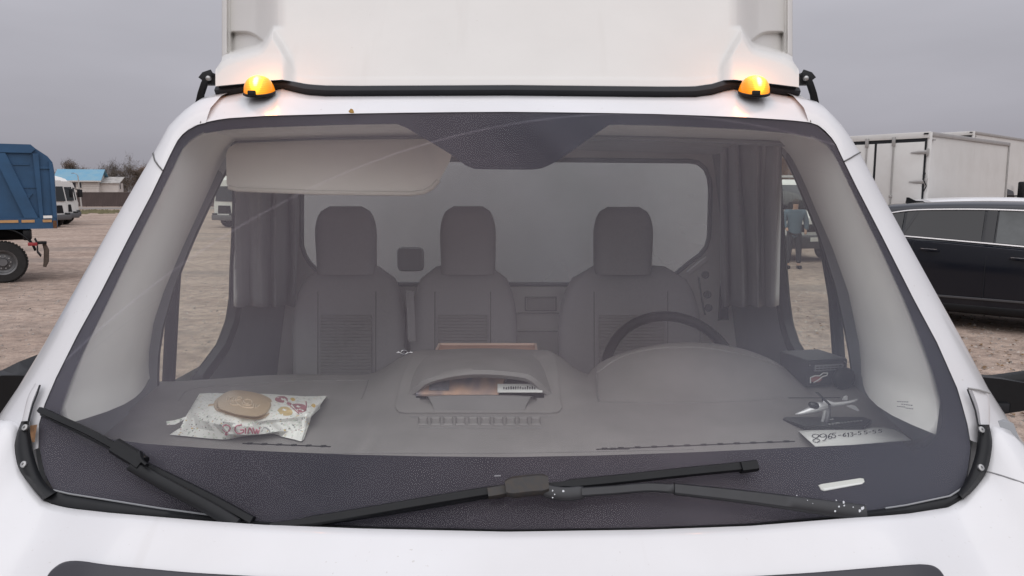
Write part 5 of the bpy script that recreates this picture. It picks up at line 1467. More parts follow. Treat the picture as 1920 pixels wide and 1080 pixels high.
# ================================================================== white lorry cabs in the row
def lorry_proto(lbl):
    """faces local -Y; origin on the ground under the bumper"""
    root = thing("cargo_lorry", lbl, "lorry", (0, 0, 0), 0, "white lorries parked in the far row")
    body = mat("lorry_white", (.68, .67, .65), .45, var=.08, vscale=1.5)
    sec = [(-1.0, .55), (-1.02, 1.3), (-.98, 1.35), (-.92, 2.35), (-.80, 2.62), (.80, 2.62), (.92, 2.35), (.98, 1.35), (1.02, 1.3), (1.0, .55)]
    rows = []
    for y, kx, kz in ((0.0, .97, 0), (.04, 1.0, 0), (1.7, 1.0, 0), (1.75, .97, 0)):
        rows.append([Vector((x * kx, y + max(0, z - 1.35) * .14 * (1 if y < 1 else 0), z)) for x, z in sec])
    b = MB().grid(rows); b.poly(rows[0]); b.poly(rows[-1]); b.build("cab", body, root, smooth=35)
    MB().prism([Vector((x, -.006 + max(0, z - 1.35) * .14, z)) for x, z in ((-.86, 1.45), (.86, 1.45), (.82, 2.28), (-.82, 2.28))], (0, .02, 0)).build("windscreen", M_DGLASS, root)
    MB().prism([Vector((x, -.02, z)) for x, z in ((-.62, .78), (.62, .78), (.55, 1.22), (-.55, 1.22))], (0, .03, 0)).build("grille", M_BLACK, root)
    MB().box((0, -.06, .55), (2.04, .25, .30), bev=.05).build("bumper", mat("bumper_grey", (.10, .10, .105), .6), root)
    for s in (-1, 1):
        MB().box((s * .80, -.10, .72), (.30, .14, .16), bev=.03).build("headlight", M_DGLASS, root)
        d = MB().prism([Vector((s * (1.021 - max(0, z - 1.35) * .085), y, z)) for y, z in ((.28, 1.45), (1.25, 1.45), (1.25, 2.22), (.40, 2.22))], (s * .008, 0, 0)); d.build("door_window", M_DGLASS, root)
        MB().box((s * 1.03, .80, .62), (.02, 1.3, .36), bev=.01).build("side_step", M_BLACK, root)
        mr = MB().box((s * 1.25, -.02, 1.9), (.20, .12, .50), bev=.03).tube([(s * .95, .1, 2.2), (s * 1.22, -.02, 2.1)], .02, 6); mr.build("mirror", M_BLACK, root)
        for y in (.75, 4.6):
            M4 = Matrix.Translation((s * .86, y, .42)) @ Matrix.Rotation(math.radians(90 * s), 4, 'Y')
            w = MB().lathe([(.24, -.13), (.39, -.13), (.42, -.08), (.42, .08), (.39, .13), (.24, .12)], M4, 24).build("wheel", M_TYRE, root)
            MB().lathe([(0, .06), (.1, .06), (.17, .03), (.24, .11)], M4, 20).build("rim", M_RIM, w)
    rf = [Vector((-.8, .35, 2.63)), Vector((.8, .35, 2.63)), Vector((.8, 1.6, 2.63)), Vector((-.8, 1.6, 2.63))]
    MB().grid([[Vector((-.82, .45, 2.60)), Vector((.82, .45, 2.60))], [Vector((-.80, .70, 2.85)), Vector((.80, .70, 2.85))], [Vector((-.9, 1.7, 3.05)), Vector((.9, 1.7, 3.05))], [Vector((-.9, 1.75, 2.6)), Vector((.9, 1.75, 2.6))]]).build("roof_deflector", body, root)
    MB().box((0, 3.8, .72), (.8, 4.4, .2)).build("chassis", M_BLACK, root)
    MB().box((0, 4.1, 1.95), (2.2, 4.4, 2.2), bev=.03).build("cargo_box", M_WHITE2, root)
    return root
L0 = lorry_proto("white lorry second from left through the passenger window beside the sun visor")
L0.location = (-15.9, 41.5, 0); L0.rotation_euler = (0, 0, math.radians(-36)); L0['label'] = "white lorry seen through the passenger window below the sun visor"
for x, y, lb in ((-25.6, 42.0, "white lorry cab nearest behind the end of the blue tipper body"), (-27.1, 45.4, "white lorry cab in the middle of three behind blue tipper"), (-29.05, 49.0, "white lorry cab farthest right of three behind blue tipper")):
    c = copy_tree(L0); c.location = (x, y, 0); c.rotation_euler = (0, 0, math.radians(78)); c['label'] = lb
    for ch in list(c.children):
        if ch.name.startswith("cargo_box"): ch.scale = (1, 1, .8); ch.location = (0, 0, .2)

# ================================================================== house, fence, lamp post, trees
def house():
    yaw = 17.0
    root = thing("house", "pale block house with blue roof and small annex behind the fence", "house", (-77.2, 134, 0), yaw)
    wall = mat("block_wall", (.60, .56, .53), .9, var=.12, vscale=1.2)
    blue = mat("blue_roof_sheet", (.10, .27, .40), .5, var=.45, vscale=.7, col2=(.16, .30, .38))
    L, W, he, hr = 6.6, 6.5, 4.45, 6.2
    # walls built from courses of blocks so the coursing reads
    def wall_panel(x0, x1, y, ang=0): pass
    MB().box((0, W / 2, he / 2), (L, W, he)).prism([Vector((L / 2 - .3, 0, he)), Vector((L / 2 - .3, W, he)), Vector((L / 2 - .3, W / 2, hr - .1))], (.3, 0, 0)).prism([Vector((-L / 2, 0, he)), Vector((-L / 2, W, he)), Vector((-L / 2, W / 2, hr - .1))], (.3, 0, 0)).build("wall", wall, root, smooth=0)
    e = .55
    MB().prism([Vector((-L / 2 - e, -e, he - .32)), Vector((L / 2 + e, -e, he - .32)), Vector((L / 2 + e, W / 2, hr)), Vector((-L / 2 - e, W / 2, hr))], (0, 0, .12)).build("front_roof_slope", blue, root, smooth=0)
    MB().prism([Vector((-L / 2 - e, W + e, he - .32)), Vector((L / 2 + e, W + e, he - .32)), Vector((L / 2 + e, W / 2 + .01, hr)), Vector((-L / 2 - e, W / 2 + .01, hr))], (0, 0, .12)).build("rear_roof_slope", blue, root, smooth=0)
    MB().box((0, -e - .06, he - .32), (L + 2 * e, .14, .2)).build("gutter", mat("pale_gutter", (.6, .58, .56), .6), root)
    for dx in range(12):
        pass
    fm = mat("dark_window", (.03, .03, .035), .2)
    for x in (-.55, .35):
        f = MB().box((x, -.03, 3.4), (.62, .1, 1.0)).build("window", M_WHITE2, root); MB().box((x, -.09, 3.4), (.5, .04, .88)).build("pane", fm, f)
    f = MB().box((L / 2 + .03, 1.5, 3.4), (.1, .75, 1.3)).build("window", M_WHITE2, root); MB().box((L / 2 + .09, 1.5, 3.4), (.04, .6, 1.15)).build("pane", fm, f)
    MB().box((L / 2 + 1.5, 3.2, 1.9), (3.0, 4.2, 3.8)).build("annex_wall", wall, root, smooth=0)
    MB().prism([Vector((L / 2, .8, 3.75)), Vector((L / 2 + 3.3, .8, 3.75)), Vector((L / 2 + 3.3, 5.6, 4.9)), Vector((L / 2, 5.6, 4.9))], (0, 0, .12)).build("annex_roof", mat("grey_roof", (.42, .40, .38), .7, var=.4, vscale=1.5), root, smooth=0)
    f = MB().box((L / 2 + 3.03, 2.2, 3.2), (.1, .6, 1.0)).build("window", M_WHITE2, root); MB().box((L / 2 + 3.09, 2.2, 3.2), (.04, .5, .9)).build("pane", fm, f)
    cs = MB()
    for k in range(1, 11): cs.box((0, -.012, k * .4), (L + .02, .03, .03)); cs.box((L / 2 + .01, W / 2, k * .4), (.03, W, .03))
    o = cs.build("block_joints", mat("mortar", (.36, .33, .30), .95), root, smooth=0); o['kind'] = "stuff"
house()
fr_ = thing("sheet_fence", "long dark brown corrugated sheet fence across the far side of the yard", "fence", (-60, 110, 0))
fm_ = mat("brown_sheet", (.085, .062, .058), .6, var=.2, vscale=.8)
pm = MB()
rows = [[], []]
for i in range(41):
    x = i * .06; y = .02 if i % 4 < 2 else -.02
    rows[0].append(Vector((x, y, .05))); rows[1].append(Vector((x, y, 2.1)))
panel0 = pm.grid(rows).build("sheet_panel", fm_, fr_, smooth=0, thick=.01)
post0 = MB().box((0, .1, 1.1), (.1, .1, 2.2)).build("post", mat("fence_post", (.16, .13, .12), .8), fr_)
cap0 = MB().box((1.2, 0, 2.13), (2.4, .08, .05)).build("cap_rail", mat("cap_rail", (.25, .22, .2), .7), fr_)
k0 = -30
for k in range(-14, 58):
    for o in (panel0, post0, cap0):
        if k == -14: o.location = (k * 2.4, 0, 0); continue
        c = o.copy(); c.location = (k * 2.4, 0, 0); c.parent = fr_; COL.objects.link(c)
lp = thing("lamp_post", "slim pale lamp post standing before the fence and house", "lamp post", (-59.9, 104.5, 0))
MB().tube([(0, 0, 0), (-.1, 0, 2), (-.2, 0, 4.4)], [.11, .09, .07], 8).build("post", mat("pale_concrete", (.42, .40, .38), .8), lp)
MB().tube([(-.2, 0, 4.3), (-.28, -.1, 4.55), (-.6, -.2, 4.75)], .04, 6).build("arm", M_STEEL, lp)
MB().box((-.75, -.2, 4.72), (.4, .14, .1), bev=.02).build("lamp_head", M_DOORIN, lp)

# trees: trunk, limbs and a crown of twigs and last leaves
def tree_mesh(seed, h, spread, twigs, leafy):
    r = random.Random(seed)
    tk = MB()
    tips = []
    tk.tube([(0, 0, 0), (r.uniform(-.1, .1), 0, h * .3), (r.uniform(-.2, .2), 0, h * .62), (r.uniform(-.2, .2), 0, h * .97)], [.15, .12, .075, .015], 7)
    for i in range(16):
        z = h * r.uniform(.22, .9); a = r.uniform(0, 6.28); l = spread * (1.1 - .75 * (z / h)) * r.uniform(.6, 1.1)
        p0 = Vector((0, 0, z)); p1 = Vector((l * .5 * math.cos(a), l * .5 * math.sin(a), z + l * .35)); p2 = Vector((l * math.cos(a), l * math.sin(a), z + l * r.uniform(.6, 1.1)))
        tk.tube([p0, p1, p2], [.05, .032, .008], 5)
        tips += [p1, p2, (p1 + p2) / 2, p1.lerp(p0, .5)]
    cr_ = bmesh.new()
    for i in range(twigs):
        b = r.choice(tips) if r.random() < .85 else Vector((0, 0, h * r.uniform(.5, 1)))
        d = Vector((r.gauss(0, 1), r.gauss(0, 1), r.gauss(.55, .8))).normalized() * r.uniform(.3, 1.0) * spread * .38
        w = Vector((r.gauss(0, 1), r.gauss(0, 1), r.gauss(0, .4))).normalized() * r.uniform(.014, .036)
        o = b + Vector((r.gauss(0, .12), r.gauss(0, .12), r.gauss(0, .12))) * spread
        cr_.faces.new([cr_.verts.new(o - w), cr_.verts.new(o + w), cr_.verts.new(o + d)])
        if r.random() < leafy:
            for _ in range(2):
                q = o + d * r.uniform(.3, 1) ; s = r.uniform(.05, .12)
                u = Vector((r.gauss(0, 1), r.gauss(0, 1), r.gauss(0, 1))).normalized() * s; v = Vector((r.gauss(0, 1), r.gauss(0, 1), r.gauss(0, 1))).normalized() * s
                cr_.faces.new([cr_.verts.new(q - u), cr_.verts.new(q + v), cr_.verts.new(q + u)])
    cb = MB(); cb.bm.free(); cb.bm = cr_
    return tk, cb
M_BARK = mat("grey_bark", (.17, .145, .125), .95, var=.3, vscale=3)
M_BIRCH = mat("birch_bark", (.45, .42, .40), .9, var=.5, vscale=4)
M_TW = [mat("brown_twigs", (.155, .115, .09), .95, var=.35, vscale=.6), mat("rust_foliage", (.22, .12, .06), .95, var=.4, vscale=.6), mat("grey_twigs", (.15, .125, .105), .95, var=.3, vscale=.5)]
protos = []
for k, (h, sp, tw, lf_, mi, bk) in enumerate(((8.6, 2.8, 2600, .30, 0, M_BARK), (7.6, 3.0, 2600, .8, 1, M_BARK), (9.4, 2.5, 2200, .15, 2, M_BIRCH), (6.6, 2.8, 2600, .5, 0, M_BIRCH), (9.0, 2.9, 2400, .35, 2, M_BARK))):
    tk, cb = tree_mesh(40 + k, h, sp, tw, lf_)
    root = thing("bare_tree", "", "tree")
    tk.build("trunk", bk, root, smooth=60); cb.build("crown", M_TW[mi], root, smooth=0, weld=False)
    protos.append(root)
r_ = random.Random(21)
spots = []
for row, y in enumerate((148, 155, 163)):
    for x in range(0, 17): spots.append((-112 + x * 3.6 + r_.uniform(-1.1, 1.1) + row * 1.3, y + r_.uniform(-2, 2), 0))
for row, y in enumerate((140, 147, 155)):
    for x in range(0, 7): spots.append((46 + x * 3.2 + r_.uniform(-.8, .8), y + r_.uniform(-2, 2), 1))
used = set()
for i, (x, y, side) in enumerate(spots):
    k = (1 if r_.random() < .55 else r_.randrange(5)) if side else r_.randrange(5)
    if k not in used: o = protos[k]; used.add(k)
    else: o = copy_tree(protos[k])
    sc_f = r_.uniform(.72, 1.0) * (1.12 if side else 1.0)
    o.location = (x, y, 0); o.rotation_euler = (0, 0, r_.uniform(0, 6.28)); o.scale = (sc_f, sc_f, sc_f)
    o['label'] = "bare brown autumn tree in the row behind the blue-roofed house" if not side else "rusty brown autumn tree seen through the driver window"
    o['group'] = "autumn trees behind the house" if not side else "autumn trees beyond the driver window"
for k, o in enumerate(protos):
    if k not in used:
        for c in list(o.children): bpy.data.objects.remove(c)
        bpy.data.objects.remove(o)
# scrub under the trees
sc2 = MB(); r_ = random.Random(9)
for i in range(16000):
    x = r_.uniform(-116, -48) if i % 3 else r_.uniform(44, 70); y = r_.uniform(142, 168); h = r_.uniform(.6, 3.4)
    z = r_.uniform(0, 4.2); a = Vector((x, y, z)); d = Vector((r_.gauss(0, .3), r_.gauss(0, .3), r_.uniform(.3, 1.1)))
    sc2.poly([a - Vector((.05, 0, 0)), a + Vector((.05, 0, 0)), a + d])
tag(sc2.build("undergrowth", M_TW[0], smooth=0, weld=False), kind="stuff")

# ================================================================== right: box trucks
def box_truck(name, lbl, loc, yaw, L, Wd, H, floor=1.0, cab=True, grp="white box bodies on the right"):
    """local: X along the side away from the rear corner, Y across towards the far side, origin at the near rear corner on the ground"""
    root = thing(name, lbl, "truck", loc, yaw, grp)
    MB().box((L / 2, Wd / 2, (floor + H) / 2), (L - .02, Wd - .02, H - floor - .02)).build("box_body", M_WHITE2, root, smooth=0)
    for y in (0.0, Wd):
        for z in (H - .04, floor + .05): MB().box((L / 2, y, z), (L, .05, .09), bev=.012).build("edge_rail", M_GALV, root)
    for y in (0.0, Wd):
        MB().box((.03, y, (floor + H) / 2), (.08, .06, H - floor), bev=.01).build("corner_post", M_WHITE2, root)
        MB().box((L - .02, y, (floor + H) / 2), (.05, .05, H - floor), bev=.01).build("corner_post", M_GALV, root)
    MB().box((0.0, Wd / 2, H - .06), (.06, Wd, .13), bev=.008).build("rear_header", M_WHITE2, root)
    MB().box((-.004, Wd / 2, floor + .02), (.06, Wd, .14), bev=.008).build("rear_sill", M_GALV, root)
    # two doors proud of black seals
    MB().box((.006, Wd / 2, (floor + H) / 2), (.03, Wd - .10, H - floor - .12)).build("door_seal", M_RUB, root)
    for k in (0, 1):
        y0 = .085 + k * (Wd / 2 - .06); w = Wd / 2 - .115
        d = MB().box((-.014, y0 + w / 2, (floor + H) / 2 - .045), (.03, w, H - floor - .31), bev=.004).build("rear_door", M_WHITE2, root)
        bar = y0 + w - .36 if k == 0 else y0 + .16
        for q in ((bar,) if k == 0 else (bar,)):
            MB().tube([(-.045, q, floor + .05), (-.045, q, H - .14)], .016, 8).box((-.04, q, H - .17), (.05, .07, .2), bev=.01).box((-.04, q, floor + .8), (.05, .06, .06), bev=.01).build("locking_bar", M_GALV, d)
        hy = y0 if k == 0 else y0 + w
        sg = 1 if k == 0 else -1
        for z in [H - .42 - i * .62 for i in range(3)]:
            if z < floor + .15: continue
            hb = MB().bar([Vector((-.038, hy - sg * .06, z)), Vector((-.036, hy + sg * .12, z)), Vector((-.034, hy + sg * .26, z))], [.085, .07, .02], .025, (-1, 0, 0)).box((-.03, hy - sg * .075, z), (.05, .05, .16), bev=.01)
            hb.build("hinge", M_GALV, d)
    MB().box((-.02, .06, H - .035), (.05, .09, .03)).build("clearance_lamp", M_BLACK, root)
    MB().box((.18, -.02, H - .16), (.12, .03, .03)).build("side_marker", M_GALV, root)
    MB().box((L / 2, Wd / 2, .82), (L, .8, .2)).build("chassis", M_BLACK, root)
    for x in (1.3,):
        for y in (.2, Wd - .2):
            w = MB().lathe([(.2, -.15), (.35, -.15), (.38, -.1), (.38, .1), (.35, .15), (.2, .15)], Matrix.Translation((x, y, .38)) @ Matrix.Rotation(math.radians(90), 4, 'X'), 24).build("wheel", M_TYRE, root)
            MB().lathe([(0, .05), (.12, .04), (.2, .13)], Matrix.Translation((x, y, .38)) @ Matrix.Rotation(math.radians(90 if y < 1 else -90), 4, 'X'), 20).build("rim", M_RIM, w)
    if cab:
        c = [(L + .10, .5), (L + .10, 2.05), (L + .35, 2.15), (L + .95, 2.05), (L + 1.5, 1.35), (L + 2.2, 1.1), (L + 2.3, .5)]
        MB().prism([Vector((x, .08, z)) for x, z in c], (0, Wd - .16, 0)).build("cab", M_WHITE2, root, smooth=0)
        MB().prism([Vector((x, .07, z)) for x, z in ((L + .42, 1.35), (L + .42, 1.98), (L + .9, 1.92), (L + 1.35, 1.35))], (0, .02, 0)).build("door_window", M_DGLASS, root, smooth=0)
        MB().prism([Vector((L + .98, .2, 2.04)), Vector((L + .98, Wd - .2, 2.04)), Vector((L + 1.51, Wd - .15, 1.37)), Vector((L + 1.51, .15, 1.37))], (.02, 0, .02)).build("windscreen", M_DGLASS, root, smooth=0)
        MB().box((L + .78, -.14, 1.9), (.12, .16, .55), bev=.04).tube([(L + .8, .1, 1.8), (L + .8, -.1, 1.8)], .02, 6).build("mirror", M_BLACK, root)
        for y in (.2, Wd - .2):
            MB().lathe([(0, .1), (.2, .1), (.35, .15), (.38, .1), (.38, -.1), (.35, -.15), (0, -.15)], Matrix.Translation((L + 1.55, y, .38)) @ Matrix.Rotation(math.radians(90), 4, 'X'), 24).build("wheel", M_TYRE, root)
    return root
bt1 = box_truck("delivery_truck", "white box truck with black door seals and hinges behind the black car", (8.8, 16.0, 0), 41, 5.2, 2.2, 3.15)
# grey cable hanging at the door edge
MB().tube([(-.06, .02, 2.30), (-.065, .05, 2.16), (-.06, -.02, 2.02), (-.06, .03, 1.9)], .012, 6).build("hanging_strap", M_RUB, bt1)
bt2 = box_truck("delivery_truck", "taller white box truck partly hidden behind the nearer box truck", (15.3, 25.2, 0), 41, 6.4, 2.4, 3.92)
bt3 = box_truck("delivery_truck", "tall white box truck edge seen through the driver window left of person", (5.95, 22.6, 0), 95, 5.0, 2.3, 3.3, cab=False)

# ================================================================== black SUV
def car(name, lbl, loc, yaw, paint, H=1.70, L=4.65, prm=None, cat="car"):
    """local: X forward from the rear bumper, Y left, right side at -Y"""
    root = thing(name, lbl, cat, loc, yaw)
    dz_ = prm.get('dz', 0); belt = lambda x: lerp(1.19, 1.0, max(0, min(1, (x - .4) / 2.9))) + dz_
    # lower body loft
    st = [(0.0, .50, 1.00, .70), (.06, .38, 1.06, .80), (.25, .30, 1.14, .88), (.7, .26, 1.16, .92), (1.4, .25, 1.13, .935), (2.2, .25, 1.08, .935), (3.0, .25, 1.02, .93), (3.6, .25, .99, .92), (4.2, .28, .92, .86), (4.5, .32, .82, .76), (4.65, .42, .68, .62)]
    rows = []
    for x, zb, zt, hw in st:
        zt += dz_ * min(1, .4 + x); zb -= dz_ * .6
        sec = [(0, zb), (hw * .80, zb), (hw * .95, zb + .06), (hw * .985, zb + .14), (hw * .97, zb + (zt - zb) * .36), (hw * 1.0, zb + (zt - zb) * .58), (hw * .995, zb + (zt - zb) * .78), (hw * .965, zt - .035), (hw * .90, zt), (0, zt + .03)]
        rows.append([Vector((x, -y, z)) for y, z in sec] + [Vector((x, y, z)) for y, z in sec[::-1][1:-1]])
    b = MB().grid(rows, closed=True); b.poly(rows[0]); b.poly(rows[-1])
    b.build("body", paint, root, smooth=45)
    # greenhouse: side surface through belt and roof edge lines
    RX0, RX1 = .30, 3.62
    def roof_z(x): return H - .012 - .055 * ((x - 1.75) / 1.3) ** 2 * (1 if x < 1.75 else 1.1)
    def side(x, t):
        zb = belt(x) - .02; zr = roof_z(min(max(x, .45), 3.0)) - .085
        yb, yr = .865, .70
        if t <= 1: return Vector((x, -lerp(yb, yr, t + .10 * math.sin(math.pi * t)), lerp(zb, zr, t)))
    gx0 = [(.10, .0), (.16, .35), (.28, .7), (.42, 1.0)]
    rows = []
    nx = 26
    ts = [0, .2, .4, .6, .8, 1.0]
    lf = lambda t: lerp(.18, .50, t ** .8); rt = lambda t: lerp(3.72, 2.72, t)
    for i in range(nx + 1):
        u = i / nx
        rr_ = [side(lerp(lf(t), rt(t), u), t) for t in ts]
        for q in rr_: q.z = min(q.z, H)
        xr = lerp(lf(1), rt(1), u)
        zr = roof_z(xr)
        rr_ += [Vector((xr, -.62, zr - .035)), Vector((xr, -.45, zr - .006)), Vector((xr, -.2, zr + .004))]
        rr_ += [Vector((p.x, -p.y, p.z)) for p in rr_[::-1]]
        rows.append(rr_)
    gh = MB().grid(rows); gh.poly(rows[0]); gh.poly(rows[-1])
    gh.build("greenhouse", paint, root, smooth=50)
    def sp_(x, t, off, s=-1):
        p = side(x, t); return Vector((p.x, (p.y - off) * (1 if s < 0 else -1), p.z + off * .2))
    top = lambda x: .93 - .30 * max(0, (1.0 - x) / .75) ** 2 if x < 1.0 else (.93 if x < 2.35 else .93 - 1.0 * ((x - 2.35) / 1.05) ** 1.2)
    bot = .115
    def glassp(x0, x1, name, s, m):
        n = 14; a = []; b_ = []
        for i in range(n + 1):
            x = lerp(x0, x1, i / n); tt = max(bot + .02, top(x)); a.append(sp_(x, bot, .006, s)); b_.append(sp_(x, tt, .006, s))
        rows = [[p.lerp(q, k / 5) for p, q in zip(a, b_)] for k in range(6)]
        return MB().grid(rows).build(name, m, root, smooth=60)
    for s in (-1, 1):
        glassp(.42, .80, "quarter_window", s, prm['tint']); glassp(.84, 1.80, "rear_window", s, prm['tint'])
        glassp(1.97, 3.25, "front_window", s, prm['clear'])
        xs = [.30 + 2.98 * i / 50 for i in range(51)]
        trm = MB().bar([sp_(x, max(bot + .03, top(x) + .025), .017, s) for x in xs], .020, .012, (0, s, .25))
        trm.bar([sp_(x, bot - .035, .017, s) for x in xs], .022, .012, (0, s, .25))
        trm.build("chrome_trim", prm['trim'], root)
        MB().bar([sp_(1.885, .10, .008, s), sp_(1.89, .95, .008, s)], .12, .006, (0, s, .2)).build("door_pillar", prm['pil'], root)
        MB().bar([sp_(.82, .12, .008, s), sp_(.98, .90, .008, s)], .035, .008, (0, s, .2)).build("quarter_divider", prm['pil'], root)
        for xx in (.98, 1.885, 3.02):
            yy = [(.30, .90), (.5, .926), (.8, .94), (1.0, .92), (belt(xx) - .02, .885)]
            MB().tube([Vector((xx - (.25 if xx < 1.2 and z < .6 else 0), s * (y + .003), z)) for z, y in yy], .004, 5).build("door_gap", M_RUB, root)
        for xx in (1.08, 2.15):
            zz = belt(xx) - .145
            hd_ = MB().bar([Vector((xx - .0, s * .945, zz)), Vector((xx + .06, s * .962, zz + .002)), Vector((xx + .18, s * .962, zz - .004)), Vector((xx + .24, s * .945, zz - .008))], [.02, .032, .034, .02], .018, (0, s, 0))
            hd_.build("door_handle", paint, root)
            MB().bar([Vector((xx + .02, s * .955, zz + .018)), Vector((xx + .22, s * .955, zz + .011))], .007, .02, (0, s, 0)).build("handle_strip", prm['trim'], root)
        MB().bar([Vector((x, s * (.93 if .9 < x < 3.4 else .90), .44)) for x in (1.15, 1.6, 2.2, 2.8, 3.2)], .03, .015, (0, s, 0)).build("sill_moulding", prm['sill'], root)
        MB().bar([Vector((x, s * .905, .30)) for x in (1.1, 1.6, 2.2, 2.8, 3.25)], .10, .03, (0, s, -.2)).build("rocker_panel", M_BLACK, root)
        for x in (.86, 3.62):
            ar = [Vector((x + .40 * math.cos(a), s * .935, .36 + .40 * math.sin(a))) for a in [math.pi * i / 16 for i in range(17)]]
            MB().bar(ar, .05, .03, (0, s, 0)).build("wheel_arch", M_BLACK, root)
            M4 = Matrix.Translation((x, s * .83, .35)) @ Matrix.Rotation(math.radians(90 if s < 0 else -90), 4, 'X')
            w = MB().lathe([(.24, -.11), (.33, -.11), (.352, -.07), (.352, .07), (.33, .115), (.24, .11)], M4, 36).build("wheel", M_TYRE, root)
            MB().lathe([(0, .10), (.05, .10), (.08, .06), (.2, .05), (.23, .10), (.245, .115)], M4, 30).build("rim", M_RIM, w)
        MB().box((4.38, s * .66, .72), (.3, .3, .12), bev=.03).build("headlight", M_DGLASS, root)
        MB().box((.05, s * .66, .92), (.1, .3, .12), bev=.03).build("tail_light", mat("red_tail", (.25, .02, .02), .2), root)
        MB().box((3.05, s * 1.03, 1.12), (.12, .20, .15), bev=.04).build("door_mirror", paint, root)
    # windscreen and rear window
    MB().grid([[Vector((3.735, -.74, belt(3.3) + .01)), Vector((3.735, .74, belt(3.3) + .01))], [Vector((2.76, -.60, H - .10)), Vector((2.76, .60, H - .10))]]).build("windscreen", M_DGLASS, root, thick=.01)
    MB().grid([[Vector((.165, -.70, 1.14)), Vector((.165, .70, 1.14))], [Vector((.47, -.58, H - .12)), Vector((.47, .58, H - .12))]]).build("rear_screen", M_DGLASS, root, thick=.01)
    if prm.get('fin', True):
      fn = MB().prism([Vector((x, -.012, z + roof_z(.9) - .01)) for x, z in ((.62, 0), (.90, 0), (.86, .03), (.76, .035), (.66, .085), (.63, .085))], (0, .024, 0)); fn.build("shark_fin_aerial", M_BLACK, root)
    return root
prm = dict(tint=mat("tinted_car_glass", (.022, .023, .026), .06, spec=.5), clear=mat("car_glass", (.10, .11, .115), .06, spec=.5, var=.6, vscale=1.6), trim=mat("satin_chrome", (.72, .70, .70), .25, metal=.85),
           pil=mat("pillar_black", (.02, .021, .025), .2), sill=mat("sill_grey", (.06, .06, .065), .4))
suv_yaw = -42.0
black = mat("black_car_paint", (.006, .008, .014), .16, spec=.45)
car("black_suv", "black SUV with chrome window trim parked beside the white box truck", "SUV" and (0, 0, 0), 0, black, H=1.76, prm=dict(prm, dz=.075), cat="car")
suv = bpy.data.objects["black_suv"]
suv.rotation_euler = (0, 0, math.radians(suv_yaw))
# the chrome belt line's point 0.42 m ahead of the rear bumper stands at (6.05, 11.5)
def place(o, local, target, yaw):
    a = math.radians(yaw); lx = local[0] * math.cos(a) - local[1] * math.sin(a); ly = local[0] * math.sin(a) + local[1] * math.cos(a)
    o.location = (target[0] - lx, target[1] - ly, 0)
place(suv, (.87, -.87), (5.64, 10.71), suv_yaw)
prm2 = dict(prm); prm2['trim'] = M_BLACK; prm2['fin'] = False
wc = car("white_hatchback", "white car whose roof shows just above the black SUV", (0, 0, 0), 0, M_WHITE, H=1.80, prm=prm2)
wc.rotation_euler = (0, 0, math.radians(-8)); place(wc, (.9, -.7), (8.6, 14.6), -8)

# ================================================================== white van and person through the driver window
def van():
    root = thing("white_van", "white van with dark windscreen facing us through the driver window", "van", (8.35, 20.6, 0), 12)
    sec = lambda w, z0, z1: [(-w, z0), (-w * 1.0, z1 * .6), (-w * .93, z1 * .93), (-w * .8, z1), (w * .8, z1), (w * .93, z1 * .93), (w, z1 * .6), (w, z0)]
    body = MB(); rows = []
    for y, w, z0, z1 in ((0, .86, .45, 1.12), (.05, .90, .42, 1.20), (.55, .94, .40, 1.36), (.6, .94, .40, 1.38), (1.15, .95, .40, 2.15), (1.4, .95, .40, 2.27), (4.4, .95, .40, 2.27), (4.6, .92, .45, 2.2)):
        rows.append([Vector((x, y, z)) for x, z in sec(w, z0, z1)])
    body.grid(rows, closed=True).poly(rows[0]).poly(rows[-1]); body.build("body", M_WHITE2, root, smooth=40)
    MB().grid([[Vector((-.80, .605, 1.42)), Vector((.80, .605, 1.42))], [Vector((-.74, 1.10, 2.10)), Vector((.74, 1.10, 2.10))]]).build("windscreen", M_DGLASS, root, thick=-.02)
    MB().box((0, -.06, .55), (1.86, .26, .36), bev=.06, seg=3).build("bumper", mat("van_bumper", (.06, .06, .065), .6), root)
    MB().box((0, .02, .92), (.9, .06, .22), bev=.02).build("grille", M_BLACK, root)
    MB().box((.0, -.20, .62), (.52, .02, .11)).build("number_plate", M_PAPER, root)
    for s in (-1, 1):
        MB().box((s * .70, .03, .95), (.34, .1, .24), bev=.05).build("headlight", mat("van_lamp", (.4, .4, .4), .2), root)
        MB().box((s * 1.08, .95, 1.55), (.20, .1, .34), bev=.04).build("mirror", M_BLACK, root)
        MB().prism([Vector((s * .955, y, z)) for y, z in ((.85, 1.4), (1.9, 1.4), (1.9, 2.0), (1.2, 2.0))], (s * .008, 0, 0)).build("door_window", M_DGLASS, root)
        for y in (.8, 3.7):
            M4 = Matrix.Translation((s * .84, y, .34)) @ Matrix.Rotation(math.radians(90 * s), 4, 'Y')
            w = MB().lathe([(.2, -.1), (.32, -.1), (.34, -.06), (.34, .06), (.32, .1), (.2, .1)], M4, 24).build("wheel", M_TYRE, root); MB().lathe([(0, .06), (.12, .06), (.2, .1)], M4, 20).build("rim", M_RIM, w)
    rk = MB()
    for y in (1.5, 1.75): rk.tube([(-.75, y, 2.36), (.75, y, 2.36)], .03, 8)
    for s in (-.7, .7): rk.box((s, 1.6, 2.30), (.05, .4, .1))
    rk.build("roof_rack", M_GALV, root)
van()
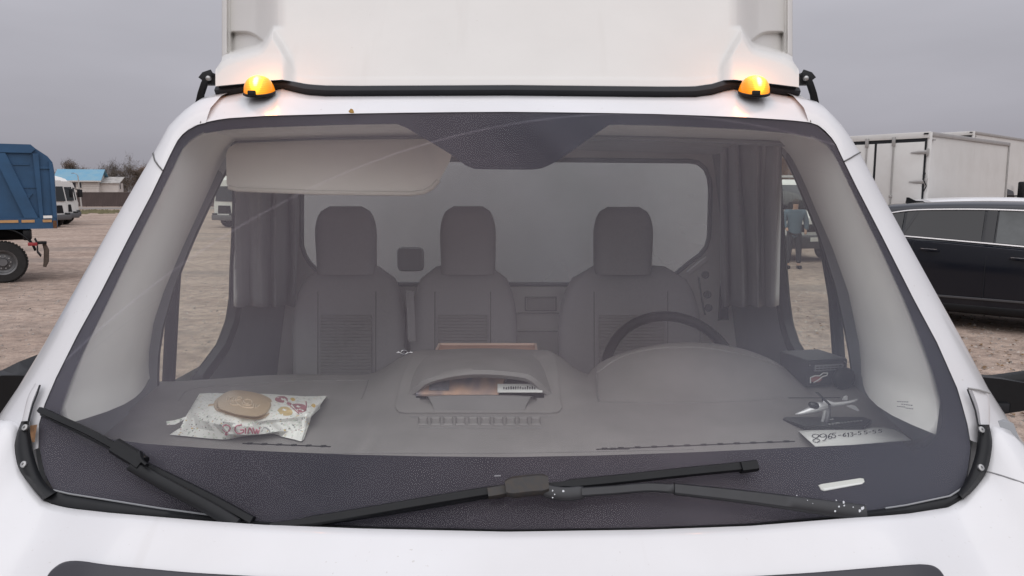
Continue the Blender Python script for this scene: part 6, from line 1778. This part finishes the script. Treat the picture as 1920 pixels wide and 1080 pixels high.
def person():
    root = thing("person", "person in blue grey jacket and dark trousers standing by the white van", "person", (7.02, 18.6, 0), -10)
    def skin(name, joints, edges, m, parent=root, sub=2):
        me = bpy.data.meshes.new(name); me.from_pydata([j[0] for j in joints], edges, [])
        o = bpy.data.objects.new(name, me); COL.objects.link(o); o.parent = parent
        md = o.modifiers.new("skin", 'SKIN')
        if me.skin_vertices:
            for v, j in zip(me.skin_vertices[0].data, joints): v.radius = j[1] if isinstance(j[1], tuple) else (j[1], j[1])
            me.skin_vertices[0].data[0].use_root = True
        s_ = o.modifiers.new("sub", 'SUBSURF'); s_.levels = sub; s_.render_levels = sub
        me.materials.append(m)
        for p in me.polygons: p.use_smooth = True
        md.use_smooth_shade = True
        return o
    sk_m = mat("skin_tone", (.42, .27, .20), .6)
    J = [((0, 0, .95), (.07, .06)), ((0, .01, 1.18), (.08, .07)), ((0, .0, 1.38), (.09, .07)), ((0, -.02, 1.49), (.055, .055)), ((0, -.045, 1.56), (.07, .08)), ((0, -.045, 1.65), (.075, .088)),
         ((-.20, 0, 1.40), .055), ((-.25, -.01, 1.14), .045), ((-.20, -.12, .98), .035), ((-.18, -.17, .95), .03),
         ((.20, 0, 1.40), .055), ((.26, 0, 1.14), .045), ((.25, -.08, .92), .035), ((.25, -.11, .86), .03),
         ((-.09, 0, .86), .085), ((-.11, -.02, .48), .06), ((-.12, .02, .10), .042), ((-.13, -.10, .05), .04),
         ((.09, 0, .86), .085), ((.12, .01, .48), .06), ((.14, .04, .10), .042), ((.15, -.08, .05), .04)]
    Ed = [(0, 1), (1, 2), (2, 3), (3, 4), (4, 5), (2, 6), (6, 7), (7, 8), (8, 9), (2, 10), (10, 11), (11, 12), (12, 13), (0, 14), (14, 15), (15, 16), (16, 17), (0, 18), (18, 19), (19, 20), (20, 21)]
    skin("body", J, Ed, sk_m)
    jm = mat("blue_grey_jacket", (.10, .15, .19), .85, var=.2, vscale=8)
    JJ = [((0, 0, .74), (.20, .155)), ((0, .01, 1.16), (.185, .14)), ((0, 0, 1.36), (.19, .13)), ((0, -.015, 1.465), (.085, .085)), ((-.21, 0, 1.40), .085), ((-.27, -.01, 1.14), .072), ((-.215, -.12, 1.0), .055), ((.21, 0, 1.40), .085), ((.28, 0, 1.14), .072), ((.27, -.07, .95), .055)]
    skin("jacket", JJ, [(0, 1), (1, 2), (2, 3), (2, 4), (4, 5), (5, 6), (2, 7), (7, 8), (8, 9)], jm)
    tm = mat("dark_trousers", (.035, .038, .045), .9)
    TJ = [((0, 0, 1.0), (.15, .12)), ((-.095, 0, .82), .105), ((-.115, -.02, .48), .08), ((-.125, .02, .12), .065), ((.095, 0, .82), .105), ((.125, .01, .48), .08), ((.145, .04, .12), .065)]
    skin("trousers", TJ, [(0, 1), (1, 2), (2, 3), (0, 4), (4, 5), (5, 6)], tm)
    MB().ball((0, -.035, 1.655), (.085, .10, .085)).build("hair", mat("dark_hair", (.05, .04, .035), .8), root)
    for x, y in ((-.13, -.05), (.15, -.03)):
        MB().box((x, y, .045), (.10, .27, .09), bev=.035, seg=3).build("shoe", M_BLACK, root)
person()
